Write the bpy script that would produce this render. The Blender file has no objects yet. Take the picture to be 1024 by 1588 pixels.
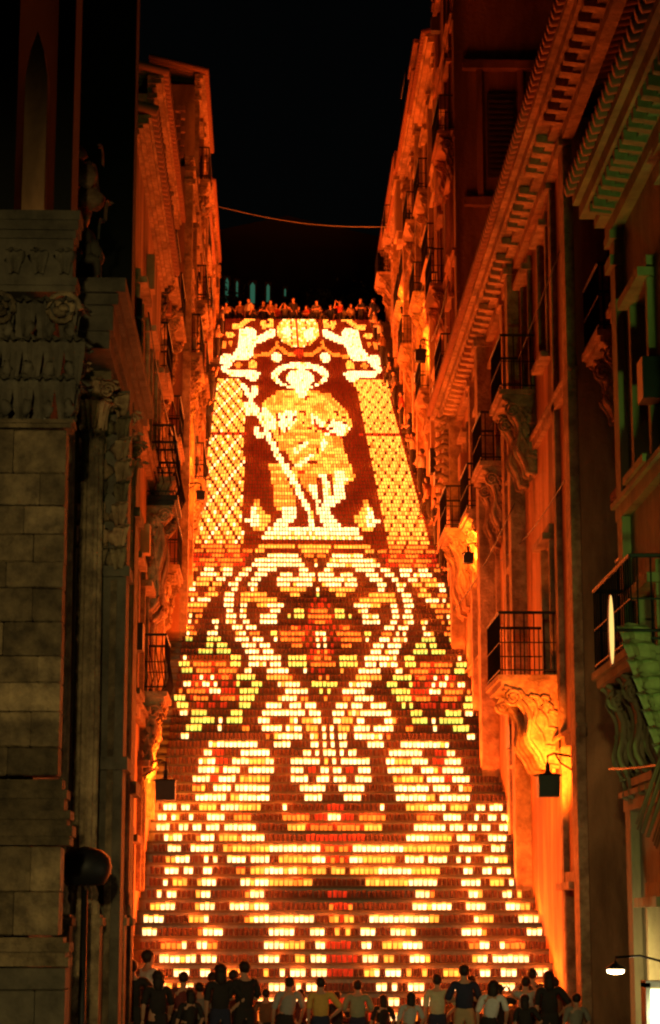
import bpy, math, random
from mathutils import Vector, Matrix
R = math.radians
random.seed(11)
scene = bpy.context.scene

# ------------------------------------------------------------------ camera, world, exposure
PITCH = math.atan(636 / 3200); YAW = math.atan(95 / 3200)
cam_data = bpy.data.cameras.new('camera'); cam = bpy.data.objects.new('camera', cam_data)
scene.collection.objects.link(cam); scene.camera = cam
cam.location = (0, 0, 1.9)
cam.rotation_euler = (R(90) + PITCH, 0, -YAW)
cam_data.sensor_fit = 'VERTICAL'; cam_data.sensor_height = 24.0
cam_data.lens = 24.0 * 3200 / 1588
cam_data.clip_start = 0.2; cam_data.clip_end = 2000

world = bpy.data.worlds.new('World'); scene.world = world; world.use_nodes = True
wn = world.node_tree.nodes; wl = world.node_tree.links
wn.clear()
sky = wn.new('ShaderNodeTexSky'); sky.sky_type = 'NISHITA'; sky.sun_disc = False
sky.sun_elevation = R(1); sky.sun_rotation = R(200)
bg = wn.new('ShaderNodeBackground'); bg.inputs['Strength'].default_value = 0.0010     # night: the sky is all but black
wo = wn.new('ShaderNodeOutputWorld')
wl.new(sky.outputs[0], bg.inputs[0]); wl.new(bg.outputs[0], wo.inputs[0])
vs = scene.view_settings
vs.view_transform = 'Standard'; vs.look = 'None'; vs.exposure = 0.0; vs.gamma = 1.0; vs.use_curve_mapping = False
cy = scene.cycles
cy.use_denoising = True; cy.pixel_filter_type = 'BLACKMAN_HARRIS'; cy.filter_width = 2.2; cy.max_bounces = 4; cy.diffuse_bounces = 3; cy.glossy_bounces = 2; cy.sample_clamp_indirect = 6.0
cy.caustics_reflective = False; cy.caustics_refractive = False

# ------------------------------------------------------------------ helpers
def tag(o, label=None, cat=None, group=None, kind=None):
    if label: o['label'] = label
    if cat: o['category'] = cat
    if group: o['group'] = group
    if kind: o['kind'] = kind
    return o

def empty(name, loc=(0, 0, 0), rz=0.0):
    o = bpy.data.objects.new(name, None); scene.collection.objects.link(o)
    o.location = loc; o.rotation_euler = (0, 0, rz); o.empty_display_size = 0.3
    return o

def link(name, me, parent=None, loc=None):
    o = bpy.data.objects.new(name, me); scene.collection.objects.link(o)
    if parent: o.parent = parent
    if loc is not None: o.location = loc
    return o

class MB:
    """collects shapes in world (or parent-local) coordinates; build() links ONE mesh object"""
    def __init__(s): s.v = []; s.f = []; s.m = []; s.smooth = []
    def add(s, vs, fs, mi=0, smooth=False):
        b = len(s.v); s.v.extend(vs)
        for f in fs: s.f.append(tuple(b + i for i in f)); s.m.append(mi); s.smooth.append(smooth)
        return s
    def box(s, x0, x1, y0, y1, z0, z1, mi=0, taper=0.0):
        t = taper
        v = [(x0, y0, z0), (x1, y0, z0), (x1, y1, z0), (x0, y1, z0),
             (x0 + t, y0 + t, z1), (x1 - t, y0 + t, z1), (x1 - t, y1 - t, z1), (x0 + t, y1 - t, z1)]
        return s.add(v, [(0, 3, 2, 1), (4, 5, 6, 7), (0, 1, 5, 4), (1, 2, 6, 5), (2, 3, 7, 6), (3, 0, 4, 7)], mi)
    def cbox(s, x0, x1, y0, y1, z0, z1, c=0.015, mi=0):      # box with chamfered outline towards -y and +-x faces
        x0, x1 = min(x0, x1), max(x0, x1); y0, y1 = min(y0, y1), max(y0, y1)
        v = []
        for (a, z) in ((c, z0), (0, z0 + c), (0, z1 - c), (c, z1)):
            v += [(x0 + a, y0 + a, z), (x1 - a, y0 + a, z), (x1 - a, y1 - a, z), (x0 + a, y1 - a, z)]
        f = [(0, 3, 2, 1), (12, 13, 14, 15)]
        for k in range(3):
            for i in range(4):
                j = (i + 1) % 4; f.append((4 * k + i, 4 * k + j, 4 * k + 4 + j, 4 * k + 4 + i))
        return s.add(v, f, mi)
    def tube(s, pts, r, n=6, mi=0, smooth=True, cap=True):
        pts = [Vector(p) for p in pts]; rr = r if isinstance(r, (list, tuple)) else [r] * len(pts)
        vs = []; up = Vector((0, 0, 1))
        for i, p in enumerate(pts):
            d = (pts[min(i + 1, len(pts) - 1)] - pts[max(i - 1, 0)]).normalized()
            a = d.cross(up if abs(d.dot(up)) < .95 else Vector((1, 0, 0))).normalized(); b = d.cross(a)
            for k in range(n):
                t = 2 * math.pi * k / n
                vs.append(tuple(p + (a * math.cos(t) + b * math.sin(t)) * rr[i]))
        fs = []
        for i in range(len(pts) - 1):
            for k in range(n):
                q = (k + 1) % n
                fs.append((i * n + k, i * n + q, (i + 1) * n + q, (i + 1) * n + k))
        if cap:
            fs.append(tuple(range(n))[::-1]); fs.append(tuple((len(pts) - 1) * n + k for k in range(n)))
        return s.add(vs, fs, mi, smooth)
    def lathe(s, prof, cx, cy, n=12, mi=0, smooth=True, flute=0.0):
        vs = []
        for (r, z) in prof:
            for k in range(n):
                rr = r * (1 - flute * (k % 2)); t = 2 * math.pi * k / n
                vs.append((cx + rr * math.cos(t), cy + rr * math.sin(t), z))
        fs = []
        for i in range(len(prof) - 1):
            for k in range(n):
                q = (k + 1) % n; fs.append((i * n + k, i * n + q, (i + 1) * n + q, (i + 1) * n + k))
        fs.append(tuple(range(n))[::-1]); fs.append(tuple((len(prof) - 1) * n + k for k in range(n)))
        return s.add(vs, fs, mi, smooth)
    def prism(s, poly, a0, a1, axis='y', mi=0):
        """poly: 2D outline; axis 'y': poly=(x,z) extruded in y; axis 'x': poly=(y,z) extruded in x"""
        n = len(poly)
        mk = (lambda p, a: (p[0], a, p[1])) if axis == 'y' else (lambda p, a: (a, p[0], p[1]))
        vs = [mk(p, a0) for p in poly] + [mk(p, a1) for p in poly]
        fs = [tuple(range(n))[::-1], tuple(range(n, 2 * n))]
        for i in range(n):
            j = (i + 1) % n; fs.append((i, j, n + j, n + i))
        return s.add(vs, fs, mi)
    def blob(s, c, rx, ry, rz, n=8, m=6, mi=0, jit=0.0):
        vs = [(c[0], c[1], c[2] - rz)]
        for i in range(1, m):
            a = -math.pi / 2 + math.pi * i / m
            for k in range(n):
                t = 2 * math.pi * k / n; j = 1 + random.uniform(-jit, jit)
                vs.append((c[0] + rx * j * math.cos(a) * math.cos(t), c[1] + ry * j * math.cos(a) * math.sin(t), c[2] + rz * j * math.sin(a)))
        vs.append((c[0], c[1], c[2] + rz)); fs = []
        for k in range(n): fs.append((0, 1 + (k + 1) % n, 1 + k)); fs.append((len(vs) - 1, 1 + (m - 2) * n + k, 1 + (m - 2) * n + (k + 1) % n))
        for i in range(m - 2):
            for k in range(n):
                q = (k + 1) % n; b = 1 + i * n; fs.append((b + k, b + q, b + n + q, b + n + k))
        return s.add(vs, fs, mi, True)
    def leaf(s, p, out, side, h, w, curl=0.35, mi=0):
        """one carved acanthus leaf: base p, rises h, bends outward along 'out' and droops at the tip"""
        p = Vector(p); out = Vector(out).normalized(); side = Vector(side).normalized(); up = Vector((0, 0, 1))
        rows = 6; vs = []
        for i in range(rows):
            t = i / (rows - 1)
            z = h * (math.sin(t * 2.1) / math.sin(1.57)) * .95
            o = h * curl * t ** 2.2 + .02
            ww = w * (.55 + .55 * math.sin(t * 2.6)) * (1 if i < rows - 1 else .35)
            for k, q in enumerate((-1, -.55, 0, .55, 1)):
                rid = (.0 if k % 2 else .035) * (1 if k != 2 else 1.6)
                vs.append(tuple(p + up * (z - abs(q) * .06 * h) + out * (o + rid * w * 3 - abs(q) * .12 * w) + side * (q * ww * .5)))
        fs = []
        for i in range(rows - 1):
            for k in range(4): fs.append((i * 5 + k, i * 5 + k + 1, i * 5 + 6 + k, i * 5 + 5 + k))
        return s.add(vs, fs, mi, False)
    def mesh(s, name, mats):
        me = bpy.data.meshes.new(name); me.from_pydata(s.v, [], s.f)
        for m in (mats if isinstance(mats, (list, tuple)) else [mats]): me.materials.append(m)
        me.polygons.foreach_set('material_index', s.m); me.polygons.foreach_set('use_smooth', s.smooth)
        me.update(); return me
    def build(s, name, mats, parent=None):
        return link(name, s.mesh(name, mats), parent)

# ------------------------------------------------------------------ materials
def mat(name, col, rough=.85, var=.25, scale=3.0, bump=.35, bscale=25.0, col2=None, metal=0.0, streak=False, spec=.3, bdist=.02, tint=0.0, patina=0.0):
    m = bpy.data.materials.new(name); m.use_nodes = True
    n = m.node_tree.nodes; l = m.node_tree.links; b = n['Principled BSDF']
    b.inputs['Roughness'].default_value = rough; b.inputs['Metallic'].default_value = metal
    b.inputs['Specular IOR Level'].default_value = spec
    tc = n.new('ShaderNodeTexCoord'); mp = n.new('ShaderNodeMapping'); l.new(tc.outputs['Object'], mp.inputs[0])
    if streak: mp.inputs['Scale'].default_value = (1, 1, .22)
    t = n.new('ShaderNodeTexNoise'); t.inputs['Scale'].default_value = scale; t.inputs['Detail'].default_value = 8; t.inputs['Roughness'].default_value = .65
    l.new(mp.outputs[0], t.inputs['Vector'])
    r = n.new('ShaderNodeValToRGB'); l.new(t.outputs['Fac'], r.inputs[0])
    c2 = col2 or tuple(c * (1 - var) for c in col)
    r.color_ramp.elements[0].position = .36; r.color_ramp.elements[1].position = .66
    r.color_ramp.elements[0].color = (*c2, 1); r.color_ramp.elements[1].color = (*col, 1)
    out = r.outputs[0]
    if patina:                                  # large worn and sooty patches
        t3 = n.new('ShaderNodeTexNoise'); t3.inputs['Scale'].default_value = .55; t3.inputs['Detail'].default_value = 5; t3.inputs['Distortion'].default_value = 1.2
        l.new(mp.outputs[0], t3.inputs['Vector'])
        r3 = n.new('ShaderNodeValToRGB'); l.new(t3.outputs['Fac'], r3.inputs[0]); r3.color_ramp.elements[0].position = .40; r3.color_ramp.elements[1].position = .58
        r3.color_ramp.elements[0].color = (1 - patina,) * 3 + (1,); r3.color_ramp.elements[1].color = (1, 1, 1, 1)
        mx = n.new('ShaderNodeMix'); mx.data_type = 'RGBA'; mx.blend_type = 'MULTIPLY'; mx.inputs[0].default_value = 1
        l.new(out, mx.inputs[6]); l.new(r3.outputs[0], mx.inputs[7]); out = mx.outputs[2]
    if tint:                                    # every block has its own tone
        oi = n.new('ShaderNodeObjectInfo'); mr = n.new('ShaderNodeMapRange'); mr.inputs['To Min'].default_value = 1 - tint; mr.inputs['To Max'].default_value = 1 + tint * .5
        l.new(oi.outputs['Random'], mr.inputs['Value'])
        mx = n.new('ShaderNodeMix'); mx.data_type = 'RGBA'; mx.blend_type = 'MULTIPLY'; mx.inputs[0].default_value = 1
        l.new(out, mx.inputs[6]); l.new(mr.outputs[0], mx.inputs[7]); out = mx.outputs[2]
    l.new(out, b.inputs['Base Color'])
    if bump:
        t2 = n.new('ShaderNodeTexNoise'); t2.inputs['Scale'].default_value = bscale; t2.inputs['Detail'].default_value = 6
        l.new(tc.outputs['Object'], t2.inputs['Vector'])
        bp = n.new('ShaderNodeBump'); bp.inputs['Strength'].default_value = bump; bp.inputs['Distance'].default_value = bdist
        l.new(t2.outputs['Fac'], bp.inputs['Height']); l.new(bp.outputs[0], b.inputs['Normal'])
    return m

def glow(name, col, strength, base=(.16, .10, .05), vary=True):
    m = bpy.data.materials.new(name); m.use_nodes = True
    n = m.node_tree.nodes; l = m.node_tree.links; b = n['Principled BSDF']
    b.inputs['Base Color'].default_value = (*base, 1); b.inputs['Roughness'].default_value = .9
    b.inputs['Emission Color'].default_value = (*col, 1); b.inputs['Emission Strength'].default_value = strength
    if vary:                                   # every flame burns a little differently
        g = n.new('ShaderNodeNewGeometry'); oi = n.new('ShaderNodeObjectInfo')
        a = n.new('ShaderNodeMath'); a.operation = 'ADD'; l.new(g.outputs['Random Per Island'], a.inputs[0]); l.new(oi.outputs['Random'], a.inputs[1])
        f = n.new('ShaderNodeMath'); f.operation = 'FRACT'; l.new(a.outputs[0], f.inputs[0])
        mr = n.new('ShaderNodeMapRange'); mr.inputs['To Min'].default_value = strength * .7; mr.inputs['To Max'].default_value = strength * 1.35
        l.new(f.outputs[0], mr.inputs['Value']); l.new(mr.outputs[0], b.inputs['Emission Strength'])
    return m

STUCCO = mat('ochre_stucco', (.62, .33, .15), scale=1.6, streak=True, col2=(.27, .13, .06), bump=.6, bscale=9, bdist=.05, patina=0.6)
STUCCO2 = mat('red_ochre_stucco', (.42, .19, .09), scale=1.2, streak=True, col2=(.22, .09, .045), bump=.6, bscale=9, bdist=.05, patina=0.6)
STUCCO3 = mat('pale_ochre_stucco', (.58, .36, .19), scale=1.8, streak=True, col2=(.34, .19, .09), bump=.6, bscale=9, bdist=.05, patina=0.55)
CARVED = mat('carved_limestone', (.52, .33, .18), scale=5, col2=(.24, .13, .07), bump=.8, bscale=18, bdist=.04, patina=0.5)
OLDSTONE = mat('grey_brown_stone', (.31, .22, .12), scale=3.5, col2=(.10, .07, .04), bump=1.0, bscale=9, bdist=.08, patina=.5, tint=.55)
SHADESTONE = mat('shade_dark_stone', (.12, .10, .07), scale=2.0, col2=(.045, .038, .028), bump=.8, bscale=12, bdist=.03)  # stone darkened in its colour where walls and carving lie in shade
OLIVE = mat('weathered_plaster', (.30, .27, .13), scale=1.4, streak=True, col2=(.13, .115, .06), bump=.6, bscale=9, bdist=.04)
IRON = mat('black_iron', (.02, .02, .022), rough=.55, metal=.6, bump=.1)
WOOD = mat('dark_painted_wood', (.07, .04, .025), rough=.6, scale=8, bump=.4)
VOID = mat('dark_room', (.02, .016, .012), bump=0)
GLASS = mat('window_glass', (.03, .028, .025), rough=.15, bump=0, spec=.6)
ROOFT = mat('clay_roof_tile', (.30, .13, .07), scale=6)
LAVA = mat('lava_stone_tread', (.075, .065, .05), scale=7, bump=.5)
PAVE = mat('piazza_paving', (.10, .085, .07), scale=4)

def tile_riser():
    m = bpy.data.materials.new('majolica_riser'); m.use_nodes = True
    n = m.node_tree.nodes; l = m.node_tree.links; b = n['Principled BSDF']
    b.inputs['Roughness'].default_value = .45
    tc = n.new('ShaderNodeTexCoord'); mp = n.new('ShaderNodeMapping'); mp.inputs['Scale'].default_value = (1 / .19, 1 / .19, 1 / .19)
    l.new(tc.outputs['Object'], mp.inputs[0])
    v = n.new('ShaderNodeTexVoronoi'); v.inputs['Scale'].default_value = 2.2; v.feature = 'F1'; l.new(mp.outputs[0], v.inputs['Vector'])
    w = n.new('ShaderNodeTexNoise'); w.inputs['Scale'].default_value = .9; l.new(mp.outputs[0], w.inputs['Vector'])
    r = n.new('ShaderNodeValToRGB'); l.new(v.outputs['Distance'], r.inputs[0])
    e = r.color_ramp.elements; e[0].position = .18; e[0].color = (.12, .105, .07, 1); e[1].position = .5; e[1].color = (.05, .045, .03, 1)
    x = n.new('ShaderNodeMix'); x.data_type = 'RGBA'; x.inputs[7].default_value = (.09, .06, .04, 1)
    l.new(w.outputs['Fac'], x.inputs[0]); l.new(r.outputs[0], x.inputs[6]); l.new(x.outputs[2], b.inputs['Base Color'])
    return m
RISER = tile_riser()

# ------------------------------------------------------------------ the stair: slope, steps
N = 142
CO = [1.2629402676390333e-11, -4.961760755220167e-09, 6.909198317303795e-07, -3.902790438458552e-05, 0.0005672317942330825, 0.48297136884707687, 36.021714106216635]
def dist(n):
    v = 0.0
    for c in CO: v = v * n + c
    return v
SLOPE = .23 / .475
def tread(n): return (dist(n) - 36) * SLOPE + .23
def ground(y): return -.47 if y < 35.2 else (32.09 if y > 102.2 else (y - 36) * SLOPE + .1)

bottom = MB().box(-40, 40, -40, dist(-2), -1.2, -.47).build('piazza', PAVE); tag(bottom, kind='structure')
stair = empty('staircase', (0, dist(-2), -.47)); tag(stair, kind='structure')
for n in range(-2, N):
    y0, y1 = dist(n), (dist(n + 1) if n < N - 1 else 103.0); z = tread(n); zp = tread(n - 1)
    xl, xr = (-3.4, 6.3)
    o = MB()
    o.box(xl, xr, y0, y1 + .03, zp - .35, z - .045, 1)                     # body with its tiled riser
    o.box(xl, xr, y0 - .025, y1 - .028, z - .042, z, 0)                     # stone tread with a small nosing
    s = o.build('step', [LAVA, RISER])
    s.parent = stair; s.matrix_parent_inverse = Matrix.Translation(-stair.location)
terrace = MB().box(-60, 60, 103.03, 190, 28, tread(N - 1) - .004).build('upper_square', PAVE); tag(terrace, kind='structure')
hill = MB().add([(-60, 37, -1), (-3.2, 37, -1), (-3.2, 103, 31), (-60, 103, 31), (6.25, 37, -1), (60, 37, -1), (60, 103, 31), (6.25, 103, 31)],
                [(0, 1, 2, 3), (4, 5, 6, 7)]).build('hillside', PAVE); tag(hill, kind='structure')

# ------------------------------------------------------------------ the lanterns
# one list per step, bottom step first; every number is one run of equal lanterns: colour index * 100 + how many
RUNS = [
[502, 202, 505, 1, 503, 2, 508, 102, 502, 202, 501, 2, 503, 301, 507, 301, 503, 2, 501, 202, 502, 102, 508, 2, 503, 1, 505, 202, 502],
[502, 4, 503, 202, 504, 1, 101, 1, 505, 3, 504, 2, 504, 303, 501, 303, 504, 2, 504, 3, 505, 3, 504, 202, 503, 4, 502],
[501, 103, 501, 1, 101, 501, 101, 2, 505, 2, 102, 505, 3, 502, 1, 501, 2, 511, 2, 501, 1, 502, 3, 505, 2, 101, 1, 505, 3, 501, 2, 501, 103, 501],
[501, 3, 503, 3, 502, 2, 503, 103, 504, 101, 502, 1, 501, 3, 501, 3, 305, 502, 102, 1, 501, 3, 501, 101, 502, 101, 503, 104, 503, 2, 502, 3, 503, 3, 501],
[504, 4, 101, 2, 501, 3, 508, 4, 503, 102, 501, 3, 306, 501, 3, 501, 102, 503, 3, 101, 508, 101, 2, 501, 7, 504],
[504, 204, 1, 502, 2, 202, 509, 4, 104, 502, 2, 305, 502, 2, 502, 104, 4, 509, 202, 2, 502, 1, 204, 504],
[3, 508, 201, 4, 509, 5, 503, 3, 502, 101, 501, 101, 502, 3, 503, 3, 101, 1, 509, 4, 201, 508, 3],
[4, 505, 103, 1, 507, 201, 101, 12, 503, 201, 101, 301, 102, 503, 12, 102, 507, 1, 103, 505, 4],
[501, 102, 3, 504, 101, 3, 503, 4, 101, 3, 512, 201, 303, 201, 512, 3, 101, 4, 503, 4, 504, 3, 102, 501],
[502, 1, 501, 2, 504, 101, 2, 507, 201, 3, 513, 304, 514, 3, 201, 507, 2, 101, 504, 2, 501, 101, 502],
[503, 1, 501, 103, 502, 101, 3, 505, 2, 101, 3, 105, 202, 102, 511, 109, 6, 505, 4, 502, 103, 501, 1, 503],
[503, 3, 501, 2, 502, 2, 505, 202, 501, 103, 4, 101, 2, 102, 201, 103, 501, 103, 501, 106, 7, 106, 505, 2, 502, 2, 501, 3, 503],
[503, 102, 3, 503, 1, 501, 1, 502, 4, 501, 4, 502, 107, 3, 301, 201, 301, 201, 301, 3, 107, 502, 4, 501, 4, 502, 1, 501, 1, 503, 3, 102, 503],
[503, 3, 502, 5, 502, 101, 201, 108, 11, 301, 202, 301, 202, 301, 11, 110, 502, 5, 502, 3, 503],
[502, 1, 101, 2, 503, 201, 3, 501, 104, 201, 5, 509, 313, 509, 5, 105, 501, 3, 201, 503, 4, 502],
[3, 502, 2, 501, 2, 501, 3, 501, 7, 507, 104, 301, 205, 301, 205, 301, 104, 507, 7, 501, 3, 501, 2, 501, 2, 502, 3],
[2, 501, 1, 101, 502, 1, 503, 4, 502, 204, 507, 206, 501, 303, 3, 303, 501, 206, 507, 204, 502, 4, 503, 1, 502, 2, 501, 2],
[501, 3, 501, 2, 502, 104, 501, 4, 105, 505, 1, 509, 304, 508, 1, 505, 105, 4, 501, 104, 502, 2, 501, 3, 501],
[508, 7, 501, 102, 7, 508, 4, 505, 4, 508, 7, 102, 501, 7, 508],
[507, 202, 101, 502, 4, 501, 8, 507, 6, 503, 6, 507, 8, 501, 4, 502, 1, 202, 507],
[507, 4, 302, 4, 501, 101, 201, 105, 505, 4, 502, 3, 501, 3, 502, 4, 505, 101, 201, 105, 501, 4, 302, 4, 507],
[508, 4, 101, 301, 4, 502, 6, 504, 3, 501, 302, 501, 2, 501, 2, 501, 302, 501, 3, 504, 6, 502, 3, 101, 301, 5, 508],
[508, 1, 101, 2, 303, 501, 4, 104, 2, 504, 7, 501, 101, 501, 1, 501, 7, 504, 2, 104, 4, 501, 303, 4, 508],
[509, 2, 303, 504, 7, 508, 2, 501, 1, 501, 3, 501, 1, 501, 2, 508, 8, 503, 303, 2, 509],
[510, 1, 101, 10, 504, 4, 505, 2, 501, 1, 501, 1, 501, 2, 505, 4, 504, 10, 101, 1, 510],
[503, 2, 519, 201, 501, 101, 6, 502, 1, 101, 501, 1, 501, 1, 501, 2, 502, 5, 101, 1, 501, 201, 519, 2, 503],
[504, 404, 504, 1, 505, 202, 503, 5, 501, 1, 101, 2, 501, 103, 501, 1, 501, 1, 501, 103, 501, 4, 501, 5, 503, 202, 505, 1, 504, 404, 504],
[505, 406, 501, 1, 501, 404, 504, 3, 505, 101, 1, 501, 103, 2, 503, 2, 103, 501, 2, 505, 2, 101, 504, 404, 501, 1, 501, 406, 505],
[502, 2, 501, 404, 506, 403, 505, 11, 501, 3, 503, 3, 501, 101, 1, 101, 8, 505, 403, 506, 404, 501, 2, 502],
[501, 403, 502, 302, 501, 302, 501, 302, 503, 403, 504, 4, 502, 3, 501, 3, 505, 3, 501, 3, 502, 4, 504, 401, 501, 401, 502, 304, 501, 302, 501, 301, 502, 403, 501],
[403, 501, 301, 204, 501, 302, 204, 301, 404, 506, 101, 4, 501, 202, 504, 201, 504, 202, 501, 5, 506, 404, 301, 204, 302, 501, 204, 301, 501, 403],
[501, 201, 501, 205, 301, 3, 304, 501, 405, 507, 6, 503, 401, 501, 401, 503, 6, 507, 405, 305, 3, 501, 205, 501, 201, 501],
[502, 2, 301, 201, 301, 2, 301, 1, 501, 302, 501, 301, 401, 503, 403, 504, 1, 101, 4, 503, 407, 503, 1, 101, 4, 504, 403, 503, 401, 302, 501, 302, 1, 301, 2, 301, 201, 501, 2, 502],
[504, 302, 1, 302, 1, 302, 202, 301, 501, 405, 503, 106, 201, 507, 201, 501, 201, 507, 107, 503, 405, 501, 301, 202, 302, 1, 302, 1, 302, 504],
[501, 403, 501, 204, 301, 501, 205, 502, 2, 504, 6, 504, 1, 501, 301, 501, 302, 504, 101, 504, 6, 504, 2, 502, 205, 302, 204, 501, 403, 501],
[403, 501, 205, 301, 203, 501, 403, 502, 3, 101, 1, 501, 3, 502, 405, 501, 207, 501, 405, 502, 3, 501, 2, 101, 2, 502, 403, 501, 203, 301, 205, 501, 403],
[501, 1, 512, 403, 502, 9, 502, 405, 302, 202, 501, 202, 502, 405, 502, 7, 101, 1, 502, 403, 512, 1, 501],
[505, 404, 501, 404, 504, 4, 501, 3, 510, 302, 201, 301, 201, 302, 510, 3, 501, 101, 3, 504, 404, 501, 404, 505],
[507, 402, 501, 403, 504, 4, 501, 3, 506, 203, 501, 301, 501, 301, 1, 501, 1, 501, 301, 502, 203, 506, 3, 501, 4, 504, 403, 501, 402, 507],
[501, 402, 504, 404, 504, 4, 501, 3, 503, 1, 501, 206, 301, 501, 301, 501, 1, 301, 1, 301, 501, 302, 206, 501, 1, 503, 3, 501, 2, 101, 1, 504, 404, 504, 402, 501],
[101, 1, 202, 503, 3, 505, 101, 2, 501, 203, 503, 402, 501, 207, 301, 501, 301, 3, 501, 301, 501, 207, 501, 402, 503, 203, 501, 1, 501, 1, 505, 2, 101, 503, 202, 2],
[203, 506, 1, 504, 3, 501, 3, 510, 202, 301, 501, 302, 501, 301, 501, 302, 501, 301, 501, 301, 202, 510, 3, 501, 3, 504, 1, 506, 203],
[2, 501, 201, 504, 2, 502, 1, 101, 1, 502, 2, 503, 5, 509, 302, 203, 302, 509, 5, 503, 2, 502, 101, 2, 502, 101, 1, 504, 201, 501, 101, 1],
[501, 1, 501, 202, 507, 3, 501, 2, 504, 5, 503, 401, 501, 403, 501, 207, 301, 403, 501, 401, 503, 2, 101, 2, 504, 2, 501, 3, 507, 202, 501, 1, 501],
[205, 507, 2, 502, 1, 101, 507, 3, 504, 403, 501, 301, 205, 502, 403, 504, 101, 2, 507, 2, 502, 2, 507, 205],
[106, 505, 3, 502, 2, 503, 103, 5, 508, 301, 501, 302, 501, 301, 507, 5, 103, 503, 2, 502, 3, 505, 102, 201, 101, 501, 101],
[501, 1, 501, 4, 504, 3, 502, 103, 201, 107, 511, 301, 501, 302, 510, 111, 502, 3, 504, 4, 501, 1, 501],
[203, 502, 201, 103, 502, 3, 502, 108, 507, 103, 505, 401, 505, 103, 507, 108, 502, 3, 502, 104, 502, 203],
[2, 504, 102, 505, 2, 504, 1, 101, 507, 108, 503, 1, 503, 108, 507, 2, 504, 2, 505, 102, 504, 2],
[2, 104, 501, 103, 502, 3, 503, 3, 506, 4, 501, 101, 5, 503, 101, 5, 501, 4, 506, 3, 503, 1, 101, 1, 502, 103, 501, 104, 2],
[502, 105, 501, 3, 503, 2, 503, 3, 505, 11, 101, 501, 8, 101, 3, 504, 4, 503, 2, 503, 3, 501, 103, 201, 101, 502],
[503, 5, 101, 501, 3, 502, 3, 502, 4, 504, 4, 502, 5, 501, 5, 502, 4, 504, 4, 502, 3, 502, 3, 501, 1, 101, 4, 503],
[202, 502, 3, 502, 101, 3, 503, 101, 2, 502, 6, 507, 3, 505, 2, 101, 507, 6, 502, 3, 503, 4, 502, 3, 502, 202],
[201, 303, 204, 301, 204, 304, 502, 17, 503, 1, 503, 6, 102, 9, 502, 304, 204, 301, 204, 303, 201],
[302, 205, 301, 208, 301, 503, 15, 504, 201, 504, 101, 1, 101, 11, 101, 503, 301, 208, 301, 205, 302],
[306, 204, 303, 202, 303, 506, 10, 502, 203, 501, 203, 502, 6, 101, 3, 506, 303, 202, 303, 204, 306],
[203, 601, 206, 601, 204, 601, 203, 601, 103, 612, 109, 612, 103, 601, 203, 601, 204, 601, 206, 601, 203],
[602, 207, 601, 205, 606, 112, 601, 111, 601, 112, 606, 205, 601, 207, 602],
[102, 501, 1, 102, 501, 101, 1, 101, 501, 102, 1, 501, 101, 648, 102, 501, 103, 501, 103, 501, 103, 601],
[101, 501, 102, 1, 501, 103, 501, 103, 501, 1, 101, 606, 4, 401, 1, 401, 1, 401, 1, 401, 1, 401, 1, 401, 1, 401, 1, 401, 1, 401, 1, 401, 1, 401, 1, 401, 1, 401, 1, 101, 3, 608, 103, 201, 105, 201, 103, 201, 601],
[501, 103, 501, 1, 102, 501, 101, 1, 101, 501, 102, 1, 607, 9, 101, 4, 101, 1, 101, 15, 609, 501, 103, 501, 103, 501, 103, 501, 101, 601],
[101, 1, 101, 501, 102, 1, 501, 103, 501, 103, 501, 603, 101, 201, 102, 601, 1, 101, 29, 601, 104, 604, 101, 201, 105, 201, 105, 201, 601],
[102, 501, 103, 501, 1, 102, 501, 101, 1, 101, 501, 603, 3, 103, 602, 5, 607, 2, 603, 6, 606, 102, 201, 3, 603, 102, 501, 103, 501, 103, 501, 201, 102, 601],
[101, 501, 101, 1, 101, 501, 102, 1, 501, 103, 501, 101, 601, 5, 104, 602, 6, 605, 2, 602, 6, 606, 104, 1, 101, 3, 601, 105, 201, 105, 201, 102, 601],
[501, 103, 501, 103, 501, 1, 102, 501, 101, 1, 603, 3, 104, 604, 5, 604, 1, 101, 602, 5, 607, 104, 3, 603, 501, 103, 501, 103, 501, 103, 501, 101, 601],
[1, 102, 501, 101, 1, 201, 501, 102, 1, 501, 103, 603, 2, 103, 606, 5, 604, 1, 101, 601, 5, 610, 103, 2, 603, 103, 201, 103, 201, 101, 201, 104, 601],
[201, 1, 501, 103, 501, 103, 501, 1, 102, 501, 603, 2, 102, 605, 102, 5, 603, 2, 602, 5, 611, 102, 1, 101, 603, 102, 501, 103, 501, 102, 201, 501, 103, 601],
[101, 501, 1, 102, 501, 101, 1, 101, 501, 102, 1, 501, 101, 604, 102, 605, 208, 602, 3, 602, 1, 601, 5, 610, 102, 604, 101, 201, 105, 201, 105, 201, 601],
[501, 102, 1, 501, 103, 501, 103, 501, 1, 101, 604, 202, 605, 108, 602, 2, 603, 2, 601, 6, 608, 202, 604, 501, 103, 501, 103, 501, 103, 501, 101, 601],
[201, 102, 501, 1, 102, 501, 101, 1, 101, 501, 102, 1, 611, 208, 601, 2, 603, 2, 602, 8, 612, 105, 201, 105, 201, 102, 601],
[1, 101, 501, 102, 1, 501, 103, 501, 103, 501, 611, 107, 601, 3, 602, 201, 2, 602, 2, 101, 601, 4, 612, 102, 501, 103, 501, 103, 501, 103, 601],
[201, 501, 103, 501, 1, 201, 101, 501, 101, 1, 101, 501, 101, 611, 207, 601, 2, 602, 201, 3, 602, 2, 101, 601, 4, 612, 103, 201, 105, 201, 104, 601],
[501, 101, 1, 101, 501, 102, 1, 501, 103, 501, 102, 611, 106, 601, 101, 2, 601, 202, 3, 602, 101, 2, 601, 4, 612, 501, 103, 501, 103, 501, 103, 501, 101, 601],
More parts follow.
